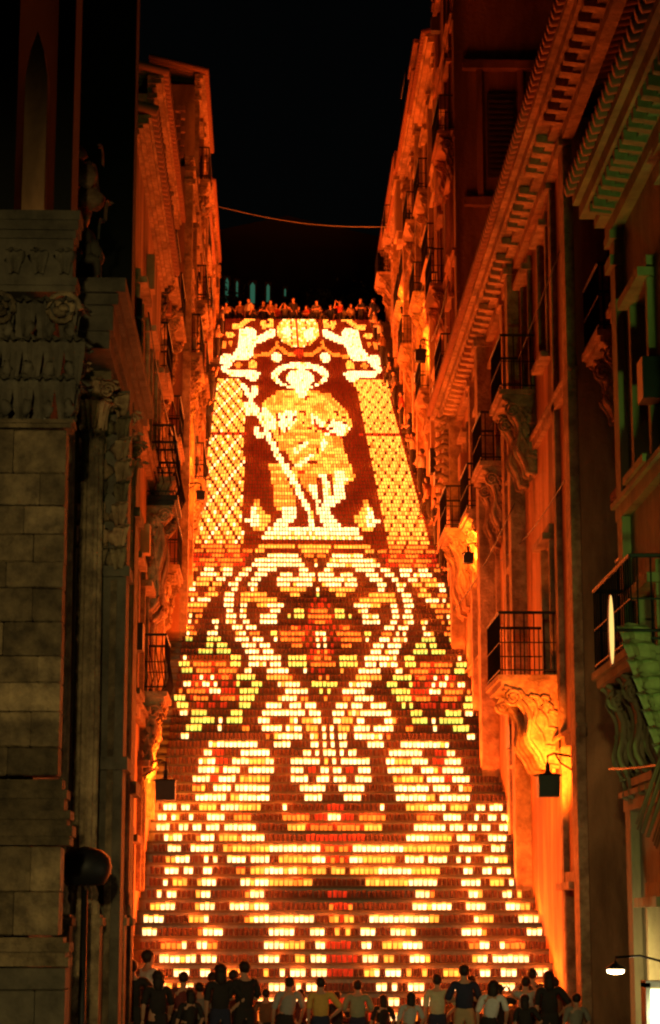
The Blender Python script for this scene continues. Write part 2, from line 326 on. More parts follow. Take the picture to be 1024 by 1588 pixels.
[103, 501, 103, 501, 1, 201, 101, 501, 201, 1, 101, 610, 207, 3, 601, 206, 602, 3, 601, 101, 3, 101, 201, 610, 101, 201, 105, 202, 104, 201, 601],
[102, 501, 101, 1, 101, 501, 102, 1, 501, 103, 501, 610, 102, 201, 101, 201, 101, 601, 2, 101, 601, 206, 602, 2, 602, 101, 5, 102, 608, 102, 501, 103, 501, 103, 501, 103, 601],
[1, 501, 103, 501, 103, 501, 1, 102, 501, 101, 610, 206, 3, 101, 208, 3, 602, 201, 4, 102, 202, 607, 101, 201, 103, 201, 105, 201, 102, 601],
[501, 1, 102, 501, 103, 501, 101, 201, 1, 501, 102, 610, 105, 3, 102, 303, 111, 4, 103, 608, 501, 103, 501, 103, 501, 103, 501, 101, 601],
[102, 1, 501, 103, 501, 103, 501, 1, 102, 609, 205, 3, 601, 104, 204, 115, 608, 103, 201, 105, 201, 104, 601],
[102, 501, 1, 102, 501, 101, 1, 101, 501, 102, 1, 501, 609, 105, 3, 602, 3, 103, 205, 103, 201, 101, 205, 101, 608, 102, 501, 103, 501, 103, 501, 103, 601],
[101, 501, 102, 1, 501, 103, 501, 101, 201, 101, 501, 1, 613, 2, 603, 101, 201, 101, 3, 604, 109, 201, 102, 609, 101, 201, 105, 201, 102, 201, 102, 201, 601],
[501, 201, 102, 501, 1, 102, 501, 101, 1, 101, 501, 102, 612, 3, 602, 102, 202, 102, 2, 115, 609, 501, 103, 501, 103, 501, 102, 201, 501, 101, 601],
[101, 1, 101, 501, 102, 1, 501, 103, 501, 101, 201, 612, 1, 101, 1, 603, 103, 205, 2, 103, 205, 105, 609, 103, 201, 101, 201, 105, 201, 102, 601],
[102, 501, 103, 501, 1, 102, 501, 101, 1, 101, 612, 2, 603, 103, 2, 104, 202, 101, 601, 101, 201, 108, 610, 102, 501, 103, 501, 103, 501, 103, 601],
[101, 501, 201, 1, 201, 501, 102, 1, 501, 102, 201, 501, 611, 3, 203, 103, 1, 101, 1, 106, 601, 101, 1, 108, 610, 103, 201, 102, 201, 102, 201, 104, 601],
[501, 103, 501, 103, 501, 1, 102, 501, 101, 611, 2, 601, 207, 101, 3, 101, 205, 2, 103, 204, 610, 501, 202, 101, 501, 103, 501, 103, 501, 101, 601],
[1, 102, 501, 101, 1, 101, 501, 201, 101, 1, 501, 102, 610, 3, 601, 204, 102, 202, 602, 2, 105, 3, 102, 204, 610, 101, 201, 105, 201, 103, 201, 101, 201, 601],
[101, 1, 501, 103, 501, 103, 501, 1, 102, 609, 2, 101, 601, 110, 202, 107, 1, 103, 204, 610, 102, 501, 103, 501, 103, 501, 103, 601],
[101, 501, 1, 102, 501, 101, 1, 101, 501, 102, 1, 501, 605, 3, 601, 2, 601, 104, 205, 105, 205, 105, 203, 301, 610, 105, 201, 105, 201, 102, 601],
[601, 302, 601, 302, 601, 302, 601, 302, 601, 302, 603, 7, 601, 102, 601, 216, 101, 201, 2, 303, 3, 101, 605, 302, 601, 302, 601, 302, 601, 302, 601, 302, 601, 302, 601],
[103, 501, 1, 102, 501, 103, 501, 102, 604, 2, 602, 2, 601, 103, 601, 101, 1, 601, 111, 601, 102, 303, 7, 101, 607, 103, 201, 105, 201, 104, 601],
[1, 101, 501, 103, 501, 103, 501, 103, 604, 2, 602, 5, 201, 601, 2, 601, 1, 102, 205, 602, 102, 302, 602, 1, 602, 5, 101, 1, 606, 102, 501, 103, 501, 103, 501, 103, 601],
[101, 501, 102, 201, 501, 1, 102, 501, 103, 501, 607, 6, 201, 4, 101, 1, 102, 202, 105, 302, 2, 102, 8, 102, 605, 101, 201, 101, 201, 101, 201, 101, 201, 105, 201, 601],
[501, 101, 1, 101, 501, 102, 1, 501, 103, 501, 101, 606, 101, 1, 101, 4, 101, 7, 103, 601, 103, 1, 601, 4, 602, 5, 602, 102, 605, 501, 103, 501, 102, 201, 501, 103, 501, 101, 601],
[103, 501, 103, 501, 1, 102, 501, 101, 1, 606, 1, 201, 2, 101, 2, 602, 5, 601, 1, 104, 202, 1, 601, 2, 103, 601, 201, 1, 203, 104, 605, 105, 202, 103, 202, 102, 601],
[102, 501, 101, 1, 101, 501, 102, 1, 501, 103, 605, 2, 101, 4, 101, 601, 3, 601, 2, 602, 106, 3, 110, 602, 101, 606, 102, 501, 103, 501, 103, 501, 103, 601],
[1, 501, 102, 201, 501, 103, 501, 1, 102, 501, 2, 101, 2, 101, 5, 102, 601, 1, 101, 6, 103, 601, 102, 1, 105, 201, 104, 601, 104, 606, 103, 201, 105, 201, 104, 601],
[501, 1, 102, 501, 101, 1, 101, 501, 102, 1, 501, 101, 6, 601, 3, 101, 205, 101, 3, 101, 1, 101, 603, 103, 201, 101, 205, 102, 602, 101, 203, 606, 501, 103, 501, 103, 501, 103, 501, 201, 601],
[102, 1, 501, 103, 501, 103, 501, 1, 101, 6, 601, 2, 120, 205, 106, 201, 102, 607, 101, 201, 101, 201, 103, 201, 105, 201, 601],
[102, 501, 1, 102, 501, 101, 1, 101, 501, 102, 2, 101, 3, 602, 121, 206, 105, 202, 101, 608, 102, 501, 103, 501, 102, 201, 501, 103, 601],
[101, 501, 102, 1, 501, 101, 201, 101, 501, 103, 5, 603, 102, 207, 105, 205, 105, 205, 102, 202, 101, 609, 105, 201, 105, 201, 102, 601],
[501, 103, 501, 1, 102, 501, 101, 1, 101, 501, 602, 2, 605, 101, 203, 101, 203, 107, 201, 110, 201, 102, 202, 101, 610, 501, 103, 501, 103, 501, 103, 501, 101, 601],
[101, 1, 101, 501, 201, 101, 1, 501, 103, 501, 603, 2, 606, 101, 202, 101, 203, 108, 201, 101, 601, 109, 202, 101, 611, 101, 201, 101, 201, 105, 201, 104, 601],
[102, 501, 103, 501, 1, 102, 501, 101, 602, 4, 607, 102, 208, 102, 3, 602, 203, 104, 203, 612, 102, 501, 103, 501, 103, 501, 103, 601],
[101, 501, 101, 1, 101, 501, 102, 1, 501, 102, 601, 6, 608, 204, 106, 4, 105, 206, 612, 202, 105, 201, 105, 201, 101],
[501, 103, 501, 103, 501, 1, 102, 601, 2, 601, 3, 608, 203, 101, 201, 104, 5, 102, 204, 617, 501, 103, 501, 103, 501, 201, 102, 501, 101, 201],
[1, 201, 101, 501, 101, 1, 101, 501, 102, 1, 601, 3, 601, 3, 616, 201, 4, 101, 1, 622, 105, 201, 105, 201, 103],
[101, 1, 501, 103, 501, 103, 501, 3, 602, 2, 101, 613, 12, 620, 102, 501, 103, 501, 103, 501, 103, 501],
[101, 501, 1, 102, 501, 101, 1, 101, 501, 101, 2, 616, 3, 602, 9, 602, 2, 616, 104, 201, 105, 201, 105],
[501, 102, 1, 501, 103, 501, 102, 616, 3, 603, 11, 603, 101, 1, 614, 101, 501, 103, 501, 103, 501, 103, 501, 102],
[103, 501, 1, 102, 501, 101, 1, 605, 3, 608, 101, 2, 603, 7, 101, 5, 603, 3, 610, 3, 101, 201, 105, 201, 105, 201, 101],
[613, 6, 606, 1, 101, 1, 604, 13, 604, 2, 609, 6, 613],
[605, 101, 10, 101, 2, 606, 3, 604, 101, 12, 604, 101, 2, 608, 14, 605],
[604, 2, 101, 13, 605, 2, 101, 1, 604, 11, 604, 4, 607, 16, 604],
[602, 16, 608, 4, 604, 2, 101, 6, 604, 5, 609, 16, 602],
[601, 3, 623, 5, 605, 101, 3, 604, 6, 624, 3, 601],
[601, 4, 603, 202, 604, 104, 610, 8, 101, 13, 611, 104, 604, 202, 603, 4, 601],
[602, 4, 601, 204, 603, 104, 612, 11, 101, 6, 613, 104, 603, 204, 601, 4, 602],
[6, 602, 202, 604, 102, 201, 101, 616, 5, 102, 3, 617, 104, 604, 202, 602, 5, 101],
[5, 101, 1, 608, 102, 609, 101, 2, 621, 3, 609, 102, 608, 7],
[14, 611, 5, 619, 101, 4, 611, 14],
[1, 101, 6, 101, 4, 101, 1, 601, 202, 607, 5, 608, 302, 609, 5, 606, 203, 601, 1, 101, 3, 101, 6, 101, 2],
[601, 4, 601, 10, 208, 601, 5, 603, 204, 304, 205, 603, 5, 601, 208, 101, 5, 101, 2, 101, 601, 4, 601],
[606, 10, 604, 205, 601, 2, 101, 602, 205, 305, 206, 603, 3, 601, 205, 604, 10, 606],
[607, 6, 101, 2, 608, 202, 604, 203, 603, 305, 605, 203, 604, 202, 608, 9, 607],
[607, 9, 609, 202, 602, 203, 605, 304, 606, 203, 602, 202, 609, 9, 607],
[202, 606, 4, 101, 3, 610, 205, 617, 205, 610, 8, 606, 202],
[202, 602, 201, 603, 9, 610, 202, 606, 101, 2, 301, 102, 1, 608, 202, 610, 3, 101, 3, 101, 1, 603, 201, 602, 202],
[202, 601, 202, 603, 7, 101, 1, 610, 201, 605, 102, 301, 102, 301, 104, 301, 101, 606, 201, 610, 4, 101, 4, 603, 202, 601, 202],
[202, 601, 202, 603, 12, 607, 202, 602, 101, 201, 102, 301, 101, 201, 301, 104, 301, 201, 101, 604, 202, 607, 12, 603, 202, 601, 202],
[608, 7, 102, 5, 608, 1, 102, 1, 104, 301, 101, 1, 102, 1, 201, 102, 604, 201, 605, 14, 608],
[608, 9, 101, 5, 101, 606, 104, 1, 301, 102, 301, 1, 103, 3, 102, 607, 16, 608],
[602, 103, 603, 18, 603, 102, 3, 101, 301, 2, 301, 103, 6, 101, 604, 14, 101, 1, 101, 1, 603, 103, 602],
[601, 102, 201, 102, 602, 1, 103, 5, 602, 8, 601, 105, 2, 103, 301, 201, 102, 5, 103, 602, 8, 602, 3, 101, 5, 602, 105, 601],
[601, 104, 603, 9, 604, 6, 601, 103, 4, 301, 102, 301, 103, 5, 103, 602, 6, 604, 6, 101, 2, 603, 101, 201, 102, 601],
[608, 1, 101, 7, 605, 2, 101, 2, 601, 1, 101, 6, 102, 301, 101, 1, 101, 5, 101, 1, 101, 602, 5, 605, 9, 608],
[608, 8, 608, 3, 601, 103, 4, 103, 301, 1, 103, 4, 102, 1, 602, 3, 608, 8, 608],
[604, 105, 602, 2, 101, 1, 605, 102, 606, 103, 4, 301, 2, 301, 102, 2, 301, 101, 3, 102, 607, 101, 606, 4, 602, 105, 604],
[604, 106, 610, 106, 602, 101, 201, 103, 1, 101, 301, 201, 101, 301, 104, 301, 102, 201, 103, 603, 103, 201, 102, 610, 106, 604],
[604, 107, 608, 107, 603, 109, 301, 107, 201, 103, 603, 106, 609, 101, 201, 104, 201, 101, 603],
[608, 104, 607, 102, 201, 602, 102, 603, 101, 1, 102, 1, 101, 301, 102, 301, 101, 1, 102, 301, 101, 1, 102, 1, 101, 603, 103, 601, 103, 607, 104, 608],
[609, 104, 606, 103, 602, 102, 604, 104, 1, 301, 102, 301, 1, 103, 301, 1, 104, 604, 102, 602, 101, 201, 101, 606, 103, 201, 609],
[610, 106, 607, 103, 605, 2, 103, 1, 101, 301, 102, 2, 103, 2, 101, 604, 103, 607, 106, 610],
]
KEYS = 'cyorgdm'
ROWS = [''.join(KEYS[r // 100] * (r % 100) for r in row) for row in RUNS]
K = 1.0
PAPER = {'c': glow('cream_paper_lit', (3.4, 1.9, .72), 1.0 * K), 'y': glow('yellow_paper_lit', (3.0, .86, .09), .9 * K),
         'o': glow('orange_paper_lit', (2.0, .38, .03), .8 * K), 'r': glow('red_paper_lit', (.6, .022, .005), .75 * K, (.12, .02, .01)),
         'g': glow('green_paper_lit', (1.1, 1.1, .16), .9 * K, (.3, .5, .1)), 'd': glow('dark_paper_unlit', (.05, .004, .001), .6, (.05, .02, .012)),
         'm': glow('dim_red_paper', (.30, .006, .001), .5, (.03, .006, .004))}
CLAY = mat('clay_saucer', (.25, .12, .06), bump=0)
PITCHX = .0939; X0 = -2.32
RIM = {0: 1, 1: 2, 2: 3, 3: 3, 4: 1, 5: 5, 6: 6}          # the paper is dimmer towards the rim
def cup(mb, x, y, z, mi, foot, seg=8, rings=True, k=1.0, lean=(0, 0)):
    prof = ((.036, .010), (.043, .092 * k), (.045, .118 * k)) if rings else ((.037, .010), (.045, .118 * k))
    vs = []
    for (r, h) in prof:
        for i in range(seg): t = 2 * math.pi * (i + .5) / seg; vs.append((x + lean[0] * h + r * math.cos(t), y + lean[1] * h + r * math.sin(t), z + h))
    for j in range(len(prof) - 1):
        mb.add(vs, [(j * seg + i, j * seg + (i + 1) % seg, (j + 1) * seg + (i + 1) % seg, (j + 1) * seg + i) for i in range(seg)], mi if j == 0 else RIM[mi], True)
    top = (len(prof) - 1) * seg
    mb.add([vs[top + i] for i in range(seg)] + [(x, y, z + .09 * k)], [(i, (i + 1) % seg, seg) for i in range(seg)], mi)     # burning oil surface inside the paper
    if foot is not None:
        mb.box(x - .03, x + .03, y - .03, y + .03, z, z + .014, foot)
names = {'c': ('glowing cream paper lantern', 'cream'), 'y': ('glowing golden yellow paper lantern', 'yellow'), 'o': ('dim orange paper lantern', 'orange'),
         'r': ('red paper lantern', 'red'), 'g': ('greenish yellow paper lantern', 'green'), 'd': ('dark unlit paper lantern', 'dark'), 'm': ('dim dark red paper lantern', 'dim')}
rank = ['lowest row', 'second row from the bottom', 'third row from the bottom', 'fourth row from the bottom']
suffix = lambda k: str(k) + ({1: 'st', 2: 'nd', 3: 'rd'}.get(k % 10, 'th') if k % 100 not in (11, 12, 13) else 'th')
cupmesh = {}
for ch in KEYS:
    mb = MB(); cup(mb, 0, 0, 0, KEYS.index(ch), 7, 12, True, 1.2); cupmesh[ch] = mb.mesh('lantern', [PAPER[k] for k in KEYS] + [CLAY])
stuff = MB(); count = 0; flames = []
FLAME = bpy.data.lights.new('flame', 'POINT'); FLAME.energy = 29.0; FLAME.color = (1.0, .12, .010); FLAME.shadow_soft_size = .02
for n, row in enumerate(ROWS):
    y, z = dist(n) + .055, tread(n); lit = n % 6
    for c, ch in enumerate(row):
        x = X0 + (c + .5) * PITCHX
        jx, jy = random.uniform(-.005, .005), random.uniform(-.012, .012)
        if ch in ('c', 'y', 'o'):
            lit += 1
            if lit % 6 == 0: flames.append((x, y, z + .215))               # the open flame of every sixth lit lantern throws the light
        if n < 4 and count < 300:
            o = link('paper_lantern', cupmesh[ch]); o.location = (x + jx, y + jy, z)
            where = suffix(c + 1) + ' from the left' if c < 40 else suffix(len(row) - c) + ' from the right'
            tag(o, '%s, %s in the %s' % (names[ch][0], where, rank[n]), 'lantern', 'paper lanterns standing on the steps'); count += 1
        else:
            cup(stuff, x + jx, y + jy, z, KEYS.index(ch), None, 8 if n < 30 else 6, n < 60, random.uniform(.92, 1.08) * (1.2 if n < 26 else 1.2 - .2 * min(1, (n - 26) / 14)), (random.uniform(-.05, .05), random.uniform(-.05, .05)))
so = stuff.build('paper_lanterns', [PAPER[k] for k in KEYS])
tag(so, 'thousands of small glowing paper lanterns lining every step above the lowest rows', 'lanterns', kind='stuff')
for p in flames:
    fo = bpy.data.objects.new('flame', FLAME); scene.collection.objects.link(fo); fo.parent = so; fo.location = p

# ------------------------------------------------------------------ buildings
def facade(root, s, xw, y0, y1, z0, z1, wmat, openings, depth=.28, back=6.0, fmat=None, pane=GLASS, frames=True):
    """wall of a building along the street: plane x=xw facing s*x; openings (ya,yb,za,zb,kind) are real recesses"""
    w = MB(); ys = sorted({y0, y1} | {v for o in openings for v in o[:2]}); zs = sorted({z0, z1} | {v for o in openings for v in o[2:4]})
    for a, b in zip(ys, ys[1:]):
        for c, d in zip(zs, zs[1:]):
            my, mz = (a + b) / 2, (c + d) / 2
            if any(o[0] < my < o[1] and o[2] < mz < o[3] for o in openings): continue
            q = [(xw, a, c), (xw, b, c), (xw, b, d), (xw, a, d)]
            w.add(q, [(0, 1, 2, 3) if s > 0 else (3, 2, 1, 0)])
    xb = xw - s * back; xi = xw - s * depth
    for (a, b, c, d, *k) in openings:
        w.add([(xw, a, c), (xi, a, c), (xi, a, d), (xw, a, d)], [(0, 1, 2, 3)]); w.add([(xw, b, c), (xi, b, c), (xi, b, d), (xw, b, d)], [(3, 2, 1, 0)])
        w.add([(xw, a, c), (xw, b, c), (xi, b, c), (xi, a, c)], [(0, 1, 2, 3)]); w.add([(xw, a, d), (xw, b, d), (xi, b, d), (xi, a, d)], [(3, 2, 1, 0)])
    w.add([(xw, y0, z0), (xb, y0, z0), (xb, y0, z1), (xw, y0, z1), (xw, y1, z0), (xb, y1, z0), (xb, y1, z1), (xw, y1, z1)],
          [(0, 1, 2, 3), (7, 6, 5, 4), (3, 2, 6, 7), (1, 5, 6, 2)])
    wo_ = w.build('wall', wmat, root)
    fm = fmat or CARVED
    for (a, b, c, d, *k) in openings:
        kind = k[0] if k else 'window'
        m = MB(); m.box(xi - s * .02 if s > 0 else xi, xi if s > 0 else xi + .02, a - .01, b + .01, c - .01, d + .01)
        win = MB()
        pr = xw + s * .09
        lo, hi = min(xw - s * .05, pr), max(xw - s * .05, pr); t = .14
        win.box(lo, hi, a - t, a + .001, c, d); win.box(lo, hi, b - .001, b + t, c, d)
        pr2 = xw + s * .22; lo2, hi2 = min(xw - s * .05, pr2), max(xw - s * .05, pr2)
        win.box(lo2, hi2, a - t - .08, b + t + .08, d + .001, d + .12); win.box(lo, hi, a - t, b + t, d + .12, d + .3)
        if kind != 'door': win.box(lo2, hi2, a - t - .04, b + t + .04, c - .1, c - .001)
        wn_ = win.build('door' if kind == 'door' else 'window', fm, root)
        MB().box(min(xi, xi + s * .02), max(xi, xi + s * .02), a + .002, b - .002, c + .002, d - .002).build('pane', pane, wn_)
        sh = MB(); x1 = xi + s * .05; mid = (a + b) / 2
        for (p, q) in ((a + .03, mid - .02), (mid + .02, b - .03)):
            for (u, v) in ((p, p + .07), (q - .07, q)): sh.box(min(x1, x1 + s * .05), max(x1, x1 + s * .05), u, v, c + .03, d - .03)
            zz = c + .1
            while zz < d - .15: sh.box(min(x1, x1 + s * .04), max(x1, x1 + s * .04), p + .07, q - .07, zz, zz + .05); zz += .12
        sh.build('shutter', WOOD, wn_)
    return wo_

def course(root, s, xw, y0, y1, z, h=.18, proj=.12, m=None, name='string_course'):
    b = MB(); x1 = xw + s * proj; b.box(min(xw - s * .02, x1), max(xw - s * .02, x1), y0, y1, z, z + h)
    x2 = xw + s * proj * 1.5; b.box(min(xw - s * .02, x2), max(xw - s * .02, x2), y0 - .02, y1 + .02, z + h + .001, z + h * 1.4)
    return b.build(name, m or CARVED, root)

def pilaster(root, s, xw, y, z0, z1, w=.5, proj=.14, m=None):
    b = MB(); x1 = xw + s * proj; lo, hi = min(xw - s * .02, x1), max(xw - s * .02, x1)
    b.box(lo, hi, y - w / 2, y + w / 2, z0, z1)
    x2 = xw + s * (proj + .07); lo, hi = min(xw - s * .02, x2), max(xw - s * .02, x2)
    b.box(lo, hi, y - w / 2 - .05, y + w / 2 + .05, z1 - .5, z1 - .35); b.box(lo, hi, y - w / 2 - .07, y + w / 2 + .07, z1 - .12, z1 + .004)
    b.box(lo, hi, y - w / 2 - .06, y + w / 2 + .06, z0, z0 + .4)
    return b.build('pilaster', m or CARVED, root)

def cornice(root, s, xw, y0, y1, z, proj=.6, h=.7, m=None, dent=.45, dm=None, tiles=True):
    b = MB(); steps = ((.25, 0, .3), (.5, .3, .5), (.85, .5, .8), (1.0, .8, 1.0))
    for (p, a, c) in steps:
        x1 = xw + s * proj * p; lo, hi = min(xw - s * .02, x1), max(xw - s * .02, x1)
        b.box(lo, hi, y0 - proj * p * .5, y1 + .05, z + a * h + .0012, z + c * h)
    co = b.build('cornice', m or CARVED, root)
    x1 = xw + s * proj * .78; x0 = xw + s * proj * .3; dme = None; y = y0 + .1
    lo, hi = min(x0, x1), max(x0, x1)
    while dent < 50 and y < y1 - .1:
        if dme is None:
            q = MB(); q.prism([(x0, .24 * h), (x0, .5 * h), (x1, .5 * h), (x1, .3 * h)], -dent * .22, dent * .22)
            dme = q.mesh('dentil', dm or m or CARVED)
        if random.random() < .88:
            o = link('dentil', dme, co); o.location = (0, y + random.uniform(-.04, .04), z - .001 + random.uniform(-.03, .0)); o.scale = (1, random.uniform(.7, 1.1), 1)
        y += dent
    if tiles:
        t = MB(); x2 = xw + s * (proj + .12); y = y0 - .2
        while y < y1:
            xs = [x2, xw - s * 1.5]; t.tube([(x2, y, z + h + .05), (xw - s * 1.5, y, z + h + .55)], .1, 6); y += .26
        t.build('roof_tiles', ROOFT, root)['kind'] = 'stuff'
    return co

def scroll_pts(x0, z0, x1, z1, k=0.0, n=18, wave=.06):
    """S-curve from the slab's outer edge (x0,z0) in to the wall (x1,z1), rippled"""
    pts = []
    for i in range(n + 1):
        t = i / n; x = x0 + (x1 - x0) * (t ** 1.15 + .12 * math.sin(t * 6.28)); z = z0 + (z1 - z0) * (t - .1 * math.sin(t * 6.28))
        pts.append((x + wave * math.sin(t * 19 + k), z + wave * .7 * math.cos(t * 19 + k)))
    return pts

def balcony(root, s, xw, y0, y1, z, proj=.8, rail=1.1, drop=1.1, slabm=None, carve=None, bars=True, single=False, gap=.13, bulge=0.0):
    xo = xw + s * proj; lo, hi = min(xw - s * .02, xo), max(xw - s * .02, xo); cm = carve or CARVED
    sl = MB(); sl.box(lo, hi, y0, y1, z - .1, z); sl.box(min(xw - s * .02, xo - s * .06), max(xw - s * .02, xo - s * .06), y0 + .05, y1 - .05, z - .2, z - .102)
    sb = sl.build('balcony', slabm or cm, root)
    # carved corbels: an S-profile body with rippled ridges on its faces
    nb = 2 if y1 - y0 < 2.6 else 3
    for i in range(nb):
        c = MB(); w = min(.42, (y1 - y0) / nb * .5); yy = y0 + .06 + w / 2 + (y1 - y0 - w - .12) * i / max(1, nb - 1)
        outer = scroll_pts(xo - s * .1, z - .2, xw, z - .2 - drop, wave=.035)
        c.prism([(xw - s * .02, z - .2)] + outer + [(xw - s * .02, z - .2 - drop)], yy - w / 2, yy + w / 2)
        for j in range(4):
            f = 1 - j * .22
            pp = scroll_pts(xw + s * (proj - .12) * f, z - .23 - j * .05, xw + s * .03, z - .2 - drop * f, k=j, wave=.045)
            for side in (-1, 1):
                c.tube([(p[0], yy + side * (w / 2 + .004), p[1]) for p in pp], .045, 5)
        for j in range(5):                                           # volute ring at the outer end, leaf at the foot
            pass
        sp = []
        for j in range(22):
            a = j * .62; r = .17 * (1 - j / 24); sp.append((xo - s * .26 + r * math.cos(a), yy - w / 2 - .03, z - .42 + r * math.sin(a)))
        c.tube(sp, .03, 5)
        for j in range(3): c.leaf((xw + s * .08, yy - w * .3 + j * w * .3, z - .25 - drop), (s, 0, .2), (0, 1, 0), .35, w * .4)
        c.build('corbel', cm, sb)
    zr = z + rail; xr = xo - s * .05
    rl = MB(); rl.tube([(xw, y0 + .05, zr), (xr, y0 + .05, zr), (xr, y1 - .05, zr), (xw, y1 - .05, zr)], .028, 5, smooth=False)
    rl.tube([(xw, y0 + .05, z + .09), (xr, y0 + .05, z + .09), (xr, y1 - .05, z + .09), (xw, y1 - .05, z + .09)], .016, 5, smooth=False)
    rl.tube([(xw, y0 + .05, z + rail * .52), (xr, y0 + .05, z + rail * .52), (xr, y1 - .05, z + rail * .52), (xw, y1 - .05, z + rail * .52)], .012, 5, smooth=False)
    P = []
    k = max(2, int(proj / gap)); P += [(xw + (xr - xw) * (i + .5) / k, y0 + .05) for i in range(k)]
    k = max(3, int((y1 - y0) / gap)); P += [(xr, y0 + .05 + (y1 - y0 - .1) * i / k) for i in range(k + 1)]
    k = max(2, int(proj / gap)); P += [(xw + (xr - xw) * (i + .5) / k, y1 - .05) for i in range(k)]
    def bar(mb, x, y):
        b = bulge
        mb.tube([(x, y, z), (x + s * b, y, z + .25 * rail), (x + s * b * .6, y, z + .45 * rail), (x, y, z + .7 * rail), (x, y, zr)] if b else [(x, y, z), (x, y, zr)], .011, 4, smooth=False)
    if single:
        for (x, y) in P: m = MB(); bar(m, x, y); m.build('bar', IRON, sb)
        rl.build('handrail', IRON, sb)
    else:
        for (x, y) in P: bar(rl, x, y)
        rl.build('railing', IRON, sb)
    return sb

def drain(root, s, xw, y, z0, z1, m=None):
    d = MB(); d.tube([(xw + s * .09, y, z0), (xw + s * .09, y, z1)], .055, 7)
    z = z0 + 1
    while z < z1: d.box(min(xw, xw + s * .16), max(xw, xw + s * .16), y - .07, y + .07, z, z + .05); z += 2.2
    d.build('drainpipe', m or IRON, root)

def clutter(root, s, xw, y0, y1, top, zg):
    # things bolted on old fronts: meter boxes, pipes, cables, a vent hood, a small roof stack
    for k in range(4):
        y = random.uniform(y0 + .6, y1 - .8); z = random.uniform(ground(y) + 2, top - 1.5); w, h, p = random.uniform(.25, .7), random.uniform(.3, .8), random.uniform(.15, .38)
        q = MB(); q.box(min(xw, xw + s * p), max(xw, xw + s * p), y, y + w, z, z + h); q.build('wall_box', random.choice((STUCCO2, STUCCO3, WOOD, IRON)), root)
    for k in range(2):
        y = random.uniform(y0 + .4, y1 - .4); drain(root, s, xw, y, ground(y) + .5, top - random.uniform(0, 4), random.choice((IRON, STUCCO2, WOOD)))
    q = MB(); za = random.uniform(zg + 4, top - 2)
    q.tube([(xw + s * .3, y0 + (y1 - y0) * i / 10, za - .25 * math.sin(math.pi * i / 10)) for i in range(11)], .015, 4); q.build('wall_cable', IRON, root)
    y = random.uniform(y0 + 1, y1 - 1); q = MB(); x = xw - s * random.uniform(.5, 1.4); q.box(x - .25, x + .25, y - .25, y + .25, top, top + random.uniform(.9, 1.5), taper=.02); q.build('chimney', STUCCO2, root)

def building(name, label, s, xw, y0, y1, top, wmat, storeys, bays, g=None, fmat=None, corn=.5, dents=True, bal=(), proj=.6, pil=True, bm=None, back=6.0, tiles=True, low=0.0, cat='building', dent=.45, balc_kw={}):
    root = empty(name, (0, 0, 0)); tag(root, label, cat)
    z0 = (ground(y0) if g is None else g) - 1.5; zg = ground((y0 + y1) / 2) if g is None else g
    H = (top - zg - low) / storeys; W = (y1 - y0) / bays; ops = []
    for i in range(storeys):
        for j in range(bays):
            yc = y0 + W * (j + .5); zb = zg + low + H * i + (.25 if i else .3); hh = min(2.3, H * .66)
            if i == 0: zb = ground(yc + .5) + .25
            w = min(1.1, W * .42)
            if zb + hh < top - .3: ops.append((yc - w / 2, yc + w / 2, zb, zb + hh, 'door' if i == 0 else 'window'))
    facade(root, s, xw, y0, y1, z0, top, wmat, ops, fmat=fmat, back=back)
    for i in range(1, storeys): course(root, s, xw, y0, y1, zg + low + H * i - .12, m=fmat)
    if pil:
        for j in range(bays + 1):
            yy = min(max(y0 + W * j, y0 + .28), y1 - .28); pilaster(root, s, xw, yy, z0, top - .02, w=random.uniform(.3, .7), proj=random.uniform(.08, .34), m=fmat)
    if corn: cornice(root, s, xw, y0, y1, top, proj=corn, h=corn * 1.1, m=fmat, dent=dent if cat == 'palace' else 99, tiles=tiles); clutter(root, s, xw, y0, y1, top, zg)
    for (i, j) in bal:
        yc = y0 + W * (j + .5); zb = zg + low + H * i + .22
        balcony(root, s, xw, yc - W * .38, yc + W * .38, zb, proj=proj, drop=min(1.2, H * .35), carve=bm or fmat, **balc_kw)
    return root

# --- right side of the street, from near to far
r1 = building('olive_corner_palace', 'green-lit olive palace at the right edge with a heavy toothed cornice and deep scroll corbels', -1, 4.85, 16.0, 27.6, 11.3, OLIVE, 3, 3,
              g=-.47, corn=.6, proj=.5, fmat=OLIVE, bal=(), dent=.34, cat='palace')
balcony(r1, -1, 4.85, 24.4, 27.3, 5.15, proj=.55, drop=1.5, carve=OLIVE, gap=.16)
for k in range(9):                                            # big curling leaves of the green corbel
    q = MB(); q.leaf((4.4 + .05 * k, 24.3 - .02 * k, 4.95 - .2 * k), (-.6, -1, .1), (1, -.4, 0), .42, .34, curl=.9)
    q.blob((4.5 + .05 * k, 24.2, 4.85 - .19 * k), .15, .12, .09, jit=.15); q.build('carved_leaf', OLIVE, r1)
m = MB(); m.box(4.62, 4.86, 21.5, 22.1, -.4, 1.75)
r2 = empty('ochre_palace', (0, 0, 0)); tag(r2, 'long glowing ochre palace on the right with a long dentilled cornice and stacked iron balconies', 'building')
ops = []
for (yc, z) in ((37.3, 6.3), (39.6, 12.15), (44.6, 11.85), (48.2, 11.6), (41.6, 6.6), (46.0, 8.3), (52.4, 11.9), (37.0, 12.15)):
    ops.append((yc - .5, yc + .5, z, z + 2.4, 'window'))
for yc in (35.0, 42.5): ops.append((yc - .55, yc + .55, ground(yc) + .5, ground(yc) + 2.9, 'door'))
facade(r2, -1, 5.15, 33.4, 55.8, -1.5, 15.5, STUCCO, ops, back=7)
